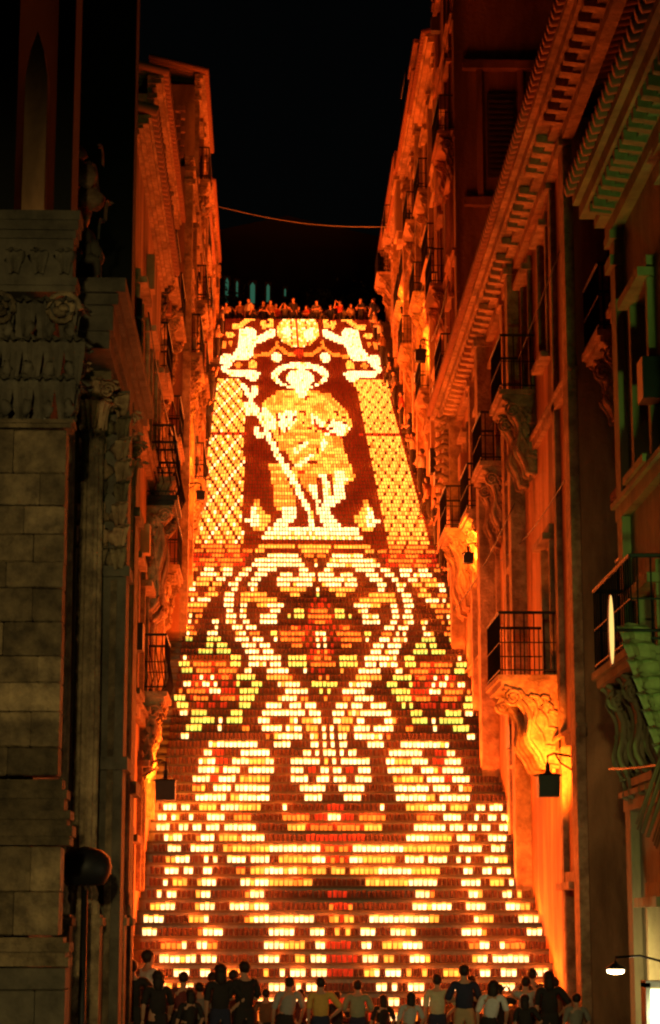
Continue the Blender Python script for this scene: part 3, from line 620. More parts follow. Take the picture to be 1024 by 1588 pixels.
for (yy, pw, pp) in ((33.75, .55, .16), (35.75, .3, .1), (40.9, .45, .3), (43.1, .5, .16), (46.4, .6, .38), (49.9, .4, .2), (51.0, .3, .1), (54.0, .4, .34), (55.4, .5, .16)): pilaster(r2, -1, 5.15, yy, -1.2, 15.5, w=pw, proj=pp)
clutter(r2, -1, 5.15, 40, 55, 15, 4)
for (a, b, z) in ((33.4, 43, 4.9), (33.4, 55.8, 10.9), (43, 55.8, 8.0)): course(r2, -1, 5.15, a, b, z - .05, h=.16, proj=.1)
facade(r2, -1, 5.75, 27.8, 33.4, -1.5, 15.5, SHADESTONE, [(29.0, 30.0, 1.0, 3.2, 'door'), (29.0, 30.0, 6.2, 8.6), (31.6, 32.5, 6.2, 8.6), (31.6, 32.5, 11.2, 13.4), (29.0, 30.0, 11.2, 13.4)], back=6)  # shade of the recess put into the wall colour
cornice(r2, -1, 5.15, 28.0, 55.8, 15.1, proj=.68, h=.62, dent=.5)
balcony(r2, -1, 5.15, 36.3, 38.4, 6.2, proj=1.1, rail=1.12, drop=1.45, single=True, gap=.17)
balcony(r2, -1, 5.15, 38.7, 40.5, 12.05, proj=.72, drop=1.5, gap=.15, carve=CARVED)
balcony(r2, -1, 5.15, 43.7, 45.6, 11.75, proj=.6, drop=1.5, gap=.16)
balcony(r2, -1, 5.15, 47.3, 49.2, 11.4, proj=.55, drop=1.3, gap=.16)
balcony(r2, -1, 5.15, 51.5, 53.5, 11.75, proj=.7, drop=1.9, gap=.18)
balcony(r2, -1, 5.75, 28.6, 30.4, 6.1, proj=.6, drop=1.0); balcony(r2, -1, 5.75, 31.3, 32.9, 11.1, proj=.6, drop=1.0); balcony(r2, -1, 5.75, 28.6, 30.4, 11.1, proj=.6, drop=1.0)
for k in range(13):                                           # stack of rippled carved bands at the far end of the palace
    z = 12.9 + k * .27; c = MB(); pts = []
    for i in range(15):
        t = i / 14; pts.append((5.15 - .06 - .62 * t, 54.55 - .02 * k, z + .06 * math.sin(t * 8 + k * .5)))
    c.tube(pts, [.07] * 15, 6); c.box(4.7, 5.14, 54.5, 55.2, z - .08, z + .05); c.build('carved_band', CARVED, r2)
drain(r2, -1, 5.15, 41.9, 3, 15.0); drain(r2, -1, 5.15, 50.0, 7, 15.0, STUCCO2)
c = MB()
for (a, z, b, w) in ((33.5, 13.4, 55, 12.9), (33.5, 9.3, 44, 9.6)):
    c.tube([(5.02 - .0, a + (b - a) * i / 12, z + (w - z) * i / 12 - .18 * math.sin(math.pi * i / 12)) for i in range(13)], .012, 4)
c.build('wall_cable', IRON, r2)

r3 = building('tall_red_house', 'tall dark red house rising behind the ochre palace with a blank wall facing the square', -1, 5.35, 56.2, 62.6, 31.5, STUCCO2, 5, 2, fmat=STUCCO2, bal=((1, 0), (2, 1), (3, 0)), proj=.55, low=2)
t = MB(); t.box(5.5, 9.3, 55.95, 56.16, 22.0, 22.25); t.box(5.5, 9.3, 55.9, 56.16, 26.15, 26.4)
for xx in (5.9, 7.1, 8.3): t.box(xx, xx + .16, 56.0, 56.16, 22.25, 26.15)
t.build('string_course', STUCCO2, r3)
for xx in (6.2, 7.4): 
    f_ = MB(); f_.box(xx, xx + .8, 56.05, 56.17, 22.9, 25.4); f_.build('shutter', WOOD, r3)
    g_ = MB()
    for i in range(14): g_.box(xx + .05, xx + .75, 56.0, 56.05, 23.0 + i * .165, 23.08 + i * .165)
    g_.build('slat_set', WOOD, r3)['kind'] = 'stuff'
r4 = building('narrow_orange_house', 'narrow bright orange house with pale pilasters beside the tall red house', -1, 5.45, 62.7, 69.4, 29.6, STUCCO3, 4, 2, fmat=STUCCO3, bal=((1, 1), (2, 0), (3, 1)), proj=.5, low=1)
r5 = building('roof_room_house', 'orange house with a small roof room and iron frame on top, right side', -1, 5.6, 69.5, 79.4, 31.2, STUCCO, 3, 3, bal=((1, 0), (1, 2), (2, 1)), proj=.6, low=1)
t = MB(); t.box(5.4, 7.4, 72, 75, 31.9, 34.0); t.box(5.25, 7.6, 71.8, 75.2, 34.0, 34.15); t.build('roof_room', STUCCO2, r5)
t = MB()
for (x, y) in ((5.2, 75.4), (5.2, 78.4)): t.tube([(x, y, 31.5), (x, y, 34.6)], .03, 5)
t.tube([(5.2, 75.4, 34.5), (5.2, 78.4, 34.5)], .025, 5); t.tube([(5.2, 78.4, 34.6), (5.2, 78.4, 35.8)], .015, 4); t.build('roof_frame', IRON, r5)
r6 = building('balcony_house', 'far right house with a boxy enclosed balcony jutting out near the roof', -1, 5.9, 79.5, 91.0, 32.6, STUCCO2, 3, 3, bal=((1, 0), (1, 1), (0, 2)), proj=.6, low=1)
t = MB(); t.box(5.2, 5.89, 82.0, 83.8, 30.2, 32.4, taper=.02); t.box(5.13, 5.89, 81.9, 83.9, 32.4, 32.55); t.box(5.3, 5.89, 82.2, 83.6, 29.9, 30.2); t.build('enclosed_balcony', STUCCO3, r6)
t = MB(); t.box(5.3, 5.89, 84.6, 85.5, 33.9, 34.7); t.build('sign_box', STUCCO2, r6)
r7 = building('stair_head_house', 'low orange house at the head of the stairs on the right', -1, 6.15, 91.1, 104.5, 36.3, STUCCO, 2, 4, bal=((1, 0), (1, 2)), proj=.9, corn=.4, low=.5)

# --- left side
l1 = building('dark_corner_house', 'orange house just behind the left church, two bulging iron balconies on carved corbels', 1, -2.47, 35.2, 44.6, 15.8, STUCCO, 3, 3, bal=((2, 2),), proj=.5, pil=False, corn=.3, g=0.6,
              balc_kw=dict(bulge=.1))
balcony(l1, 1, -2.47, 40.6, 42.6, 10.3, proj=.62, drop=2.2, bulge=.12, slabm=IRON)
balcony(l1, 1, -2.47, 39.6, 41.4, 6.25, proj=.52, drop=1.4, bulge=.08)
l1b = building('recessed_house', 'narrow recessed orange house on the left with stacked balconies and flower pots', 1, -2.85, 44.8, 54.8, 20.6, STUCCO3, 4, 3, bal=((1, 2), (2, 0), (2, 2), (3, 1), (3, 2)), proj=.55, low=.5, corn=.35)
l2 = building('latticed_house', 'tall orange-red house on the left with a brick lattice parapet on its roof', 1, -2.42, 55.0, 63.0, 22.7, STUCCO2, 4, 2, bal=((2, 0), (1, 1), (3, 1)), proj=.5, low=.5, corn=.25, back=3, tiles=False)
t = MB(); t.box(-3.5, -2.45, 54.9, 62.9, 22.98, 23.1); t.build('parapet_base', STUCCO2, l2)
for i in range(8):
    for j in range(6):
        if (i + j) % 2 == 0:
            b = MB(); b.box(-3.45 + i * .125, -3.33 + i * .125, 54.95, 55.1, 23.11 + j * .2, 23.28 + j * .2); b.build('brick', STUCCO2, l2)
t = MB(); t.box(-3.5, -2.45, 54.92, 55.12, 24.33, 24.48); t.build('coping', STUCCO2, l2)
l3 = building('yellow_gable_house', 'narrow high house on the left just beyond the lattice parapet', 1, -2.5, 63.2, 70.2, 28.6, STUCCO, 4, 2, bal=((1, 0), (2, 1), (3, 0)), proj=.5, low=.5, corn=.3)
l3b = building('pale_edged_house', 'house with a pale edge and a chimney on the left, behind the narrow high house', 1, -2.85, 70.4, 79.5, 30.9, STUCCO3, 3, 2, bal=((1, 0), (2, 1)), proj=.5, low=.5, corn=.3)
t = MB(); t.box(-3.5, -3.0, 71.0, 71.6, 31.2, 32.4, taper=.03); t.box(-3.57, -2.93, 70.93, 71.67, 32.3, 32.45); t.build('chimney', STUCCO3, l3b)
l4 = building('far_left_house', 'far left house near the top of the stairs with a bright top corner', 1, -3.0, 79.7, 92.0, 31.6, STUCCO3, 3, 3, bal=((1, 1), (0, 2)), proj=.5, low=.5, corn=.3)
l5 = building('stair_head_cottage', 'low house at the head of the stairs on the left', 1, -3.05, 92.2, 104.0, 35.6, STUCCO2, 1, 3, corn=.3, low=.2)

NIGHTSTONE = mat('night_dark_stone', (.006, .0055, .005), bump=.5)  # near-black colour stands in for unlit masonry at night
# --- the church on the left, nearest the camera
ch = empty('church', (0, 0, 0)); tag(ch, 'dark baroque church front at the left edge with stone pilaster, fluted columns and carved capitals', 'church')
core = MB(); core.box(-9, -2.75, 24.35, 34.0, -1.2, 10.5); core.build('wall', SHADESTONE, ch)
q = MB(); q.box(-9, -3.25, 24.9, 30, 10.5, 16); q.box(-2.72, -2.5, 24.6, 25.4, 10.5, 16); q.build('tower_wall', NIGHTSTONE, ch)
q = MB(); q.box(-9, -2.34, 33.3, 34.0, 10.52, 22); q.build('tower_wall', NIGHTSTONE, ch)
def blocks(x0, x1, y0, y1, z0, z1, hmean=.36, m=OLDSTONE):
    z = z0; r = 0
    while z < z1 - .05:
        h = min(hmean * random.uniform(.85, 1.15), z1 - z)
        if z1 - (z + h) < .15: h = z1 - z
        cuts = [x0, x1] if (r % 2) else [x0, x0 + (x1 - x0) * random.uniform(.4, .6), x1]
        if r % 2: cuts = [x0, x0 + (x1 - x0) * random.uniform(.22, .32), x0 + (x1 - x0) * random.uniform(.68, .78), x1]
        for a, b in zip(cuts, cuts[1:]):
            d = random.uniform(0, .045); q = MB(); q.cbox(a + random.uniform(.001, .006), b - random.uniform(.001, .006), y0 - d, y1, z + random.uniform(.001, .006), z + h - random.uniform(.001, .006), c=random.uniform(.008, .02)); q.build('stone_block', m, ch)
        z += h; r += 1
blocks(-3.6, -2.42, 24.0, 24.34, 3.55, 7.65)                  # pilaster shaft
blocks(-3.6, -2.36, 23.92, 24.34, 1.75, 2.75, hmean=.5)       # pedestal die
blocks(-3.7, -2.26, 23.8, 24.34, -.47, 1.4, hmean=.45, m=SHADESTONE)
def mould(x1, y0, z0, prof, x0=-3.9, y1=24.34, name='moulding', m=OLDSTONE):
    b = MB(); z = z0
    for (p, h) in prof: b.box(x0, x1 + p, y0 - p, y1, z + .0008, z + h); z += h
    return b.build(name, m, ch)
mould(-2.4, 24.0, 2.76, ((.14, .1), (.17, .12), (.1, .07), (.14, .1), (.06, .14), (.09, .1), (.03, .12)))
mould(-2.34, 23.94, 1.41, ((.1, .1), (.06, .06), (.11, .1), (.03, .06)))
mould(-2.4, 24.0, 7.67, ((.03, .05), (.06, .05)))
cap = 0
for r_ in range(3):
    for k in range(5):
        q = MB(); q.leaf((-3.45 + k * .25 + (r_ % 2) * .1, 23.99, 7.75 + r_ * .48), (0, -1, .1), (1, 0, 0), .55, .24, curl=.45); q.blob((-3.4 + k * .25, 23.93, 7.9 + r_ * .48), .07, .07, .1, jit=.4); q.build('acanthus_leaf', SHADESTONE, ch)  # shadow on the capital put into the leaf colour
    for k in range(2):
        q = MB(); q.leaf((-2.42, 24.1 + k * .22, 7.75 + r_ * .48), (1, 0, .1), (0, 1, 0), .55, .22, curl=.4); q.build('acanthus_leaf', SHADESTONE, ch)
def volute(x, y, z, r, s, par, m, ax='y'):
    q = MB(); pts = []
    for j in range(26):
        a = j * .55; rr = r * (1 - j / 28)
        pts.append((x + s * rr * math.cos(a), y, z + rr * math.sin(a)) if ax == 'y' else (x, y + s * rr * math.cos(a), z + rr * math.sin(a)))
    q.tube(pts, r * .17, 6); q.blob((x, y, z), r * .25, r * .25, r * .25); q.build('volute', m, par)
volute(-2.5, 23.85, 9.1, .22, 1, ch, OLDSTONE); volute(-3.25, 23.85, 9.1, .22, -1, ch, OLDSTONE)
mould(-2.4, 24.0, 9.35, ((.04, .08), (.06, .1), (.0, .5), (.03, .1), (.06, .12), (.08, .12)), m=SHADESTONE)  # upper mouldings carry their shadow in the stone colour
for k in range(4):                                            # garland on the frieze
    q = MB(); q.blob((-3.4 + k * .3, 23.95, 9.8), .12, .08, .1, jit=.3); q.leaf((-3.4 + k * .3, 23.93, 9.58), (0, -1, 0), (1, 0, 0), .3, .2); q.build('frieze_carving', SHADESTONE, ch)
q = MB(); q.box(-3.12, -2.84, 24.6, 24.88, 10.5, 12.4); q.prism([(-3.12, 12.4), (-2.84, 12.4), (-2.9, 12.75), (-2.98, 13.0), (-3.06, 12.75)], 24.6, 24.88); q.build('obelisk', STUCCO, ch)
# fluted columns between the pilaster and the far corner
for (x, y, r) in ((-2.82, 27.6, .17), (-2.52, 28.6, .18), (-2.3, 30.4, .17), (-2.32, 32.4, .16)):
    c = MB(); c.lathe([(r * 1.35, 2.0), (r * 1.35, 2.12), (r * 1.15, 2.2), (r * 1.25, 2.28), (r, 2.4), (r * 1.03, 4.5), (r * .86, 8.6), (r * 1.0, 8.66), (r * .86, 8.74)], x, y, n=28, smooth=False, flute=.12)
    c.build('column', CARVED if x > -2.4 else OLDSTONE, ch)
    q = MB(); q.box(x - r * 1.5, x + r * 1.5, y - r * 1.5, y + r * 1.5, .4, 2.0); q.box(x - r * 1.7, x + r * 1.7, y - r * 1.7, y + r * 1.7, 1.85, 1.96); q.box(x - r * 1.75, x + r * 1.75, y - r * 1.75, y + r * 1.75, -.47, .4); q.build('pedestal', OLDSTONE, ch)
    for rr in range(2):
        for k in range(8):
            t_ = k * math.pi / 4 + rr * .4; q = MB()
            q.leaf((x + r * .85 * math.cos(t_), y + r * .85 * math.sin(t_), 8.75 + rr * .3), (math.cos(t_), math.sin(t_), .1), (-math.sin(t_), math.cos(t_), 0), .42, .17, curl=.5); q.build('acanthus_leaf', CARVED, ch)
    q = MB(); q.box(x - r * 1.5, x + r * 1.5, y - r * 1.5, y + r * 1.5, 9.42, 9.55); q.build('abacus', OLDSTONE, ch)
    for sg in (-1, 1): volute(x + sg * r * 1.2, y - r * 1.35, 9.28, .12, sg, ch, CARVED)
ent = MB()
for (p, a, b) in ((0, 9.56, 9.8), (.05, 9.8, 10.15), (.12, 10.15, 10.3), (.22, 10.3, 10.5)):
    ent.box(-4, -2.2 + p, 27.2 - p, 34.0 + p, a + .0008, b)
ent.build('entablature', SHADESTONE, ch)
q = MB(); q.box(-4, -2.2, 33.2, 34.2, -.47, 10.0); q.box(-4, -2.1, 33.1, 34.3, 3.9, 4.1); q.box(-4, -2.12, 33.12, 34.28, 8.4, 8.55); q.build('corner_pier', OLDSTONE, ch)
for k in range(11):                                           # half-ruined carved figures above the columns
    q = MB(); z = 9.9 + k * .28; q.blob((-2.55 + .12 * math.sin(k * 1.7) - .02 * k, 28.4 + .2 * math.cos(k), z), .17, .16, .2, jit=.35)
    q.leaf((-2.5 + .1 * math.sin(k * 2.1), 28.3, z - .1), (math.cos(k), math.sin(k) - .5, .2), (0, 1, 0), .3, .22); q.build('carved_figure', CARVED if k > 6 else SHADESTONE, ch)
# carved frieze left of the columns at mid height
for k in range(26):
    q = MB(); z = 7.0 + (k % 9) * .32; x = -2.75 + (k // 9) * .3
    q.blob((x + random.uniform(-.06, .06), 29.2, z), .13, .12, .13, jit=.35); q.leaf((x, 29.1, z - .15), (random.uniform(-.4, .6), -1, 0), (1, 0, .2), .32, .22, curl=.6); q.build('carving', CARVED if k % 3 else OLDSTONE, ch)
q = MB(); q.box(-3.2, -2.05, 29.25, 29.9, -.47, 9.5); q.box(-3.2, -1.98, 29.15, 29.95, 4.0, 4.18); q.box(-3.2, -2.0, 29.18, 29.93, 6.75, 6.9); q.build('pier', SHADESTONE, ch)
for k in range(3):
    q = MB(); q.box(-2.75 + k * .24, -2.66 + k * .24, 29.18, 29.26, -.4, 6.7); q.build('rib', OLDSTONE, ch)

# --- church on the square at the very top, only its green-lit slits show
up = empty('hilltop_church', (0, 0, 0)); tag(up, 'black church silhouette beyond the top of the stairs with narrow greenish lit windows', 'church')
w = MB(); w.box(-14, 16, 128, 134, 31, 44.5); w.add([(-10, 128, 44.5), (12, 128, 44.5), (1, 128, 47), (-10, 134, 44.5), (12, 134, 44.5), (1, 134, 47)], [(0, 1, 2), (5, 4, 3), (0, 2, 5, 3), (1, 4, 5, 2)]); w.build('wall', NIGHTSTONE, up)  # night dark put into the wall colour against the lantern light
SLIT = glow('green_window_light', (.03, .15, .09), .6, (.1, .2, .1), vary=False)
for (x, z, w_, h) in ((-2.85, 41.0, .2, 1.7), (-2.2, 41.4, .12, 1.1), (-1.2, 41.0, .3, 1.4), (-.2, 41.1, .2, 1.2), (.9, 41.5, .1, .5)):
    fr = MB(); fr.box(x - w_ / 2 - .12, x + w_ / 2 + .12, 127.85, 128.0, z - .15, z + h + .15); fr.build('window', SHADESTONE, up)
    pn = MB(); pn.prism([(x - w_ / 2, z), (x + w_ / 2, z), (x + w_ / 2, z + h * .85), (x, z + h), (x - w_ / 2, z + h * .85)], 127.82, 127.849); pn.build('pane', SLIT, bpy.data.objects[up.children[-1].name])

LEAF = mat('dark_leaves', (.05, .09, .03), bump=0); BARK = mat('bark', (.08, .05, .03))
for (x, y, hh, lab) in ((-3.6, 118, 6.5, 'dark leafy tree behind the crowd at the top left'), (.2, 121, 5.6, 'dark round tree behind the middle of the upper crowd'), (4.0, 117, 6.0, 'dark leafy tree behind the crowd at the top right')):
    tr_ = empty('tree', (x, y, tread(N - 1))); tag(tr_, lab, 'tree'); q = MB()
    q.tube([(0, 0, 0), (.1, 0, hh * .3), (0, .1, hh * .6)], [.22, .16, .07], 7)
    for k in range(6): a = k * 1.05; q.tube([(.05, 0, hh * .35), (math.cos(a) * 1.1, math.sin(a) * 1.1, hh * .62)], [.08, .03], 5)
    q.build('trunk', BARK, tr_); q = MB()
    for k in range(2200):
        c = k % 14; a = c * 2.4; ce = (math.cos(a) * 1.3, math.sin(a) * 1.3, hh * (.5 + .035 * c)); p = [ce[i] + random.gauss(0, .42) for i in range(3)]
        u = Vector((random.gauss(0, 1), random.gauss(0, 1), random.gauss(0, 1))).normalized() * .13; w = u.orthogonal().normalized() * .06
        p = Vector(p); q.add([tuple(p - u), tuple(p + w), tuple(p + u), tuple(p - w)], [(0, 1, 2, 3)])
    q.build('crown', LEAF, tr_)

# ------------------------------------------------------------------ street furniture
FLOODS = []
def box_lamp(x, y, z, wallx, label, k=1.0, power=5000, aim=(.3, 3.0, 2.0), w=84):
    FLOODS.append((x, y, z, wallx, k, power, aim, w))
    r = empty('hanging_lamp', (x, y, z)); tag(r, label, 'lamp', 'unlit box lamps on wall brackets')
    a = MB(); a.add([(-.225 * k, -.2 * k, -.3 * k), (.225 * k, -.2 * k, -.3 * k), (.225 * k, .2 * k, -.3 * k), (-.225 * k, .2 * k, -.3 * k), (-.24 * k, -.24 * k, .16 * k), (.24 * k, -.24 * k, .16 * k), (.24 * k, .24 * k, .16 * k), (-.24 * k, .24 * k, .16 * k)],
                    [(0, 3, 2, 1), (0, 1, 5, 4), (1, 2, 6, 5), (2, 3, 7, 6), (3, 0, 4, 7), (4, 5, 6, 7)]); a.build('lamp_body', IRON, r)
    a = MB(); a.lathe([(.33 * k, .161 * k), (.31 * k, .19 * k), (.1 * k, .22 * k), (.05 * k, .26 * k), (.05 * k, .42 * k), (.015, .44 * k)], 0, 0, 8, smooth=False); a.build('cap', IRON, r)
    sx = wallx - x; a = MB(); a.tube([(0, 0, .42 * k), (0, 0, .6 * k), (sx * .2, 0, .66 * k), (sx, 0, .56 * k)], .022, 6)
    a.tube([(sx * .25, 0, .64 * k), (sx * .4, 0, .45 * k), (sx * .75, 0, .3 * k), (sx, 0, .25 * k)], .016, 5); a.build('bracket', IRON, r)
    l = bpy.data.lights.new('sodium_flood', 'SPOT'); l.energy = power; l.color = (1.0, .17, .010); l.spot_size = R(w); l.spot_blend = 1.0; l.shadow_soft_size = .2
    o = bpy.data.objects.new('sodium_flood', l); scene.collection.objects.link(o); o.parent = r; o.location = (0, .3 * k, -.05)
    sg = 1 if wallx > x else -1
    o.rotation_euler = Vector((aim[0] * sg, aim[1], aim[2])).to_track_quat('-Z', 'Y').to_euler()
    return r
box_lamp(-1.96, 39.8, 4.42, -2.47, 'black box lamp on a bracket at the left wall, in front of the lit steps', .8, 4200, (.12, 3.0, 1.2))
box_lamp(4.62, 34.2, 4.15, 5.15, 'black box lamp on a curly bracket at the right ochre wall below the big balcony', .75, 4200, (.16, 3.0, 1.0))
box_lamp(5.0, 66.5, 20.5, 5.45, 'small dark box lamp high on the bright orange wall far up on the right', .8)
box_lamp(-1.9, 55.5, 13.4, -2.42, 'added small black box lamp among the balconies of the left orange houses', .5)  # fitting and spot added to light the left houses
box_lamp(4.6, 47.0, 10.2, 5.15, 'added black box lamp between the balconies of the ochre palace', .5)  # lamp added to brighten the palace wall
box_lamp(-2.3, 71.0, 20.5, -2.85, 'added tiny black box lamp high up on the left row of houses', .5)  # added lamp, lights the upper left fronts
box_lamp(5.4, 80.8, 26.4, 5.9, 'added tiny black box lamp near the far end of the right row of houses', .5)  # added lamp, lights the far right fronts

def hood_lamp(x, y, z, label, zg, k=1.0):
    r = empty('street_lamp', (x, y, zg)); tag(r, label, 'street lamp', 'dark hooded street lamps')
    a = MB(); a.lathe([(.14, 0), (.14, .25), (.08, .35), (.05, .9), (.04, z - zg - .3)], 0, 0, 10); a.build('post', IRON, r)
    a = MB(); a.lathe([(.1 * k, -.3 * k), (.3 * k, -.28 * k), (.4 * k, -.12 * k), (.42 * k, 0), (.39 * k, .14 * k), (.27 * k, .25 * k), (.08 * k, .3 * k), (.03, .31 * k)], 0, 0, 18)
    o = a.build('lamp_hood', IRON, r); o.location = (0, 0, z - zg)
    return r
hood_lamp(-2.35, 27.0, 2.6, 'black street lamp with a wide rounded hood in front of the church columns', -.47, .82)

# wire with its faint twin across the street
for (za, zb, sag, lab) in ((32.3, 31.4, .35, 'thin sagging wire across the street near the top of the stairs'),):
    c = MB(); c.tube([(-2.6 + 8.2 * i / 20, 85, za + (zb - za) * i / 20 - sag * math.sin(math.pi * i / 20)) for i in range(21)], .014, 5)
    tag(c.build('overhead_wire', mat('wire_sheath', (.3, .25, .2), bump=0)), lab, 'wire')

# lit things at the right edge
WHITEGLOW = glow('lit_glass_white', (1.0, 1.0, .72), 2.2, (.8, .8, .7), vary=False)
d_ = empty('lit_showcase', (0, 0, 0)); tag(d_, 'brightly lit white glass showcase standing at the lower right edge', 'showcase')
q = MB(); q.box(4.18, 4.62, 23.0, 23.05, -.44, 1.18); q.build('glass', WHITEGLOW, d_)
q = MB(); q.box(4.13, 4.18, 22.98, 23.3, -.47, 1.25); q.box(4.62, 4.7, 22.98, 23.3, -.47, 1.25); q.box(4.13, 4.7, 22.98, 23.3, 1.2, 1.27); q.build('frame', WOOD, d_)
WARM = glow('warm_bulb', (1.0, .72, .38), 9.0, (.8, .7, .5), vary=False)
w_ = empty('wall_lamp', (4.22, 25.5, 1.32)); tag(w_, 'small lit wall lamp with a flat glowing shade near the lower right corner', 'lamp')
q = MB(); q.lathe([(.05, -.035), (.1, -.025), (.11, .01), (.06, .035)], 0, 0, 14); q.build('bulb', WARM, w_)
q = MB(); q.lathe([(.125, .02), (.12, .04), (.03, .09), (.02, .11)], 0, 0, 14); q.tube([(0, 0, .1), (0, 0, .16), (.3, 0, .18), (.62, 0, .1)], .015, 5); q.build('shade', IRON, w_)
for (par, loc, col, en) in ((w_, (0, 0, -.12), (1.0, .72, .34), 130), (d_, (4.3, 22.85, .9), (.75, 1.0, .6), 70)):
    l = bpy.data.lights.new('lamp_light', 'POINT'); l.energy = en; l.color = col; l.shadow_soft_size = .08
    o = bpy.data.objects.new('lamp_light', l); scene.collection.objects.link(o); o.parent = par; o.location = loc
OVAL = glow('cream_sign_light', (1.0, .5, .16), 1.0, (.8, .7, .5), vary=False)
s_ = empty('oval_sign', (4.03, 24.0, 5.28)); tag(s_, 'tall glowing cream oval sign seen almost edge-on on the dark right wall', 'sign')
pts = [(.026 * math.cos(a * math.pi / 12), .41 * math.sin(a * math.pi / 12)) for a in range(24)]
q = MB(); q.prism(pts, -.02, .02); q.build('face', OVAL, s_)
q = MB(); q.prism([(p[0] * 1.25, p[1] * 1.05) for p in pts], .022, .08); q.tube([(0, .06, 0), (.9, .06, 0)], .02, 6); q.build('mount', IRON, s_)
# folded cloth/awning hanging from the near palace
aw = MB()
for k in range(18):
    u = random.uniform(-.04, .04); v = random.uniform(-.06, .06)
    aw.tube([(4.25 + .03 * k, 24.0 + v, 3.0 - .035 * k + u), (4.42 + .03 * k, 23.9 + v, 3.5 - .03 * k), (4.6 + .02 * k, 23.85, 3.95 - .02 * k), (4.84, 23.8 + v, 4.6 - .05 * k + u)], .016, 4)
tag(aw.build('hanging_ropes', mat('brown_rope', (.16, .09, .05), bump=.4)), 'bundle of brown ropes hanging slantwise below the green balcony', 'ropes')

# street lights that stand beside and behind the camera's place (real posts; the photo shows their olive and green light)
def lit_post(x, y, h, col, power, label, radius=.25, aim=None, size=56):
    r = empty('street_light', (x, y, -.47)); tag(r, label, 'street light')
    a = MB(); a.lathe([(.12, 0), (.1, .3), (.06, .5), (.045, h)], 0, 0, 10); a.build('post', IRON, r)
    gm = glow('street_light_globe', col, 3.0, (.8, .8, .8), vary=False); a = MB(); a.blob((0, 0, h + .2), .22, .22, .22, 12, 8); o = a.build('globe', gm, r)
    o.visible_shadow = True
    l = bpy.data.lights.new('street_light_lamp', 'SPOT' if aim else 'POINT'); l.energy = power; l.color = col; l.shadow_soft_size = radius
    lo = bpy.data.objects.new('street_light_lamp', l); scene.collection.objects.link(lo); lo.parent = r; lo.location = (0, 0, h + .55)
    if aim: l.spot_size = R(size); l.spot_blend = .8; lo.rotation_euler = Vector(aim).to_track_quat('-Z', 'Y').to_euler()
    return r
lit_post(-1.0, -4.0, 5.5, (1.0, .76, .28), 11000, 'yellowish street light standing in the square behind the viewer', aim=(-1.7, 28, -1.6), size=35)
lit_post(5.3 - 1.2, 15.0, 3.6, (.52, 1.0, .18), 1300, 'greenish street light beside the near right palace', aim=(.8, 8, 2.6), size=66)

# ------------------------------------------------------------------ people
def skin_mesh(name, chains, sub=1):
    """chains: list of [(pos, radius), ...] or ('branch', parent_key, ...) -> one continuous mesh grown by the Skin modifier"""
    verts = []; edges = []; rad = []; key = {}
    roots = []
    for ch_ in chains:
        prev = None
        for i, (p, r) in enumerate(ch_):
            k = tuple(round(c, 4) for c in p)
            if k in key: idx = key[k]
            else:
                idx = len(verts); key[k] = idx; verts.append(p); rad.append(r)
            if prev is not None: edges.append((prev, idx))
            prev = idx
    me = bpy.data.meshes.new(name); me.from_pydata(verts, edges, [])
    o = bpy.data.objects.new(name, me); scene.collection.objects.link(o)
    sm = o.modifiers.new('s', 'SKIN'); sm.use_smooth_shade = True
    sv = me.skin_vertices[0].data
    # one root per connected island
    par = list(range(len(verts)))
    def find(a):
        while par[a] != a: a = par[a]
        return a
    for a, b in edges: par[find(a)] = find(b)
    seen = set()
    for i in range(len(verts)):
        r = rad[i]; sv[i].radius = r if isinstance(r, tuple) else (r, r)
        f_ = find(i); sv[i].use_root = f_ not in seen; seen.add(f_)
    ss = o.modifiers.new('d', 'SUBSURF'); ss.levels = sub; ss.render_levels = sub
    dg = bpy.context.evaluated_depsgraph_get(); out = bpy.data.meshes.new_from_object(o.evaluated_get(dg)); out.name = name
    bpy.data.objects.remove(o); bpy.data.meshes.remove(me)
    for p in out.polygons: p.use_smooth = True
    return out

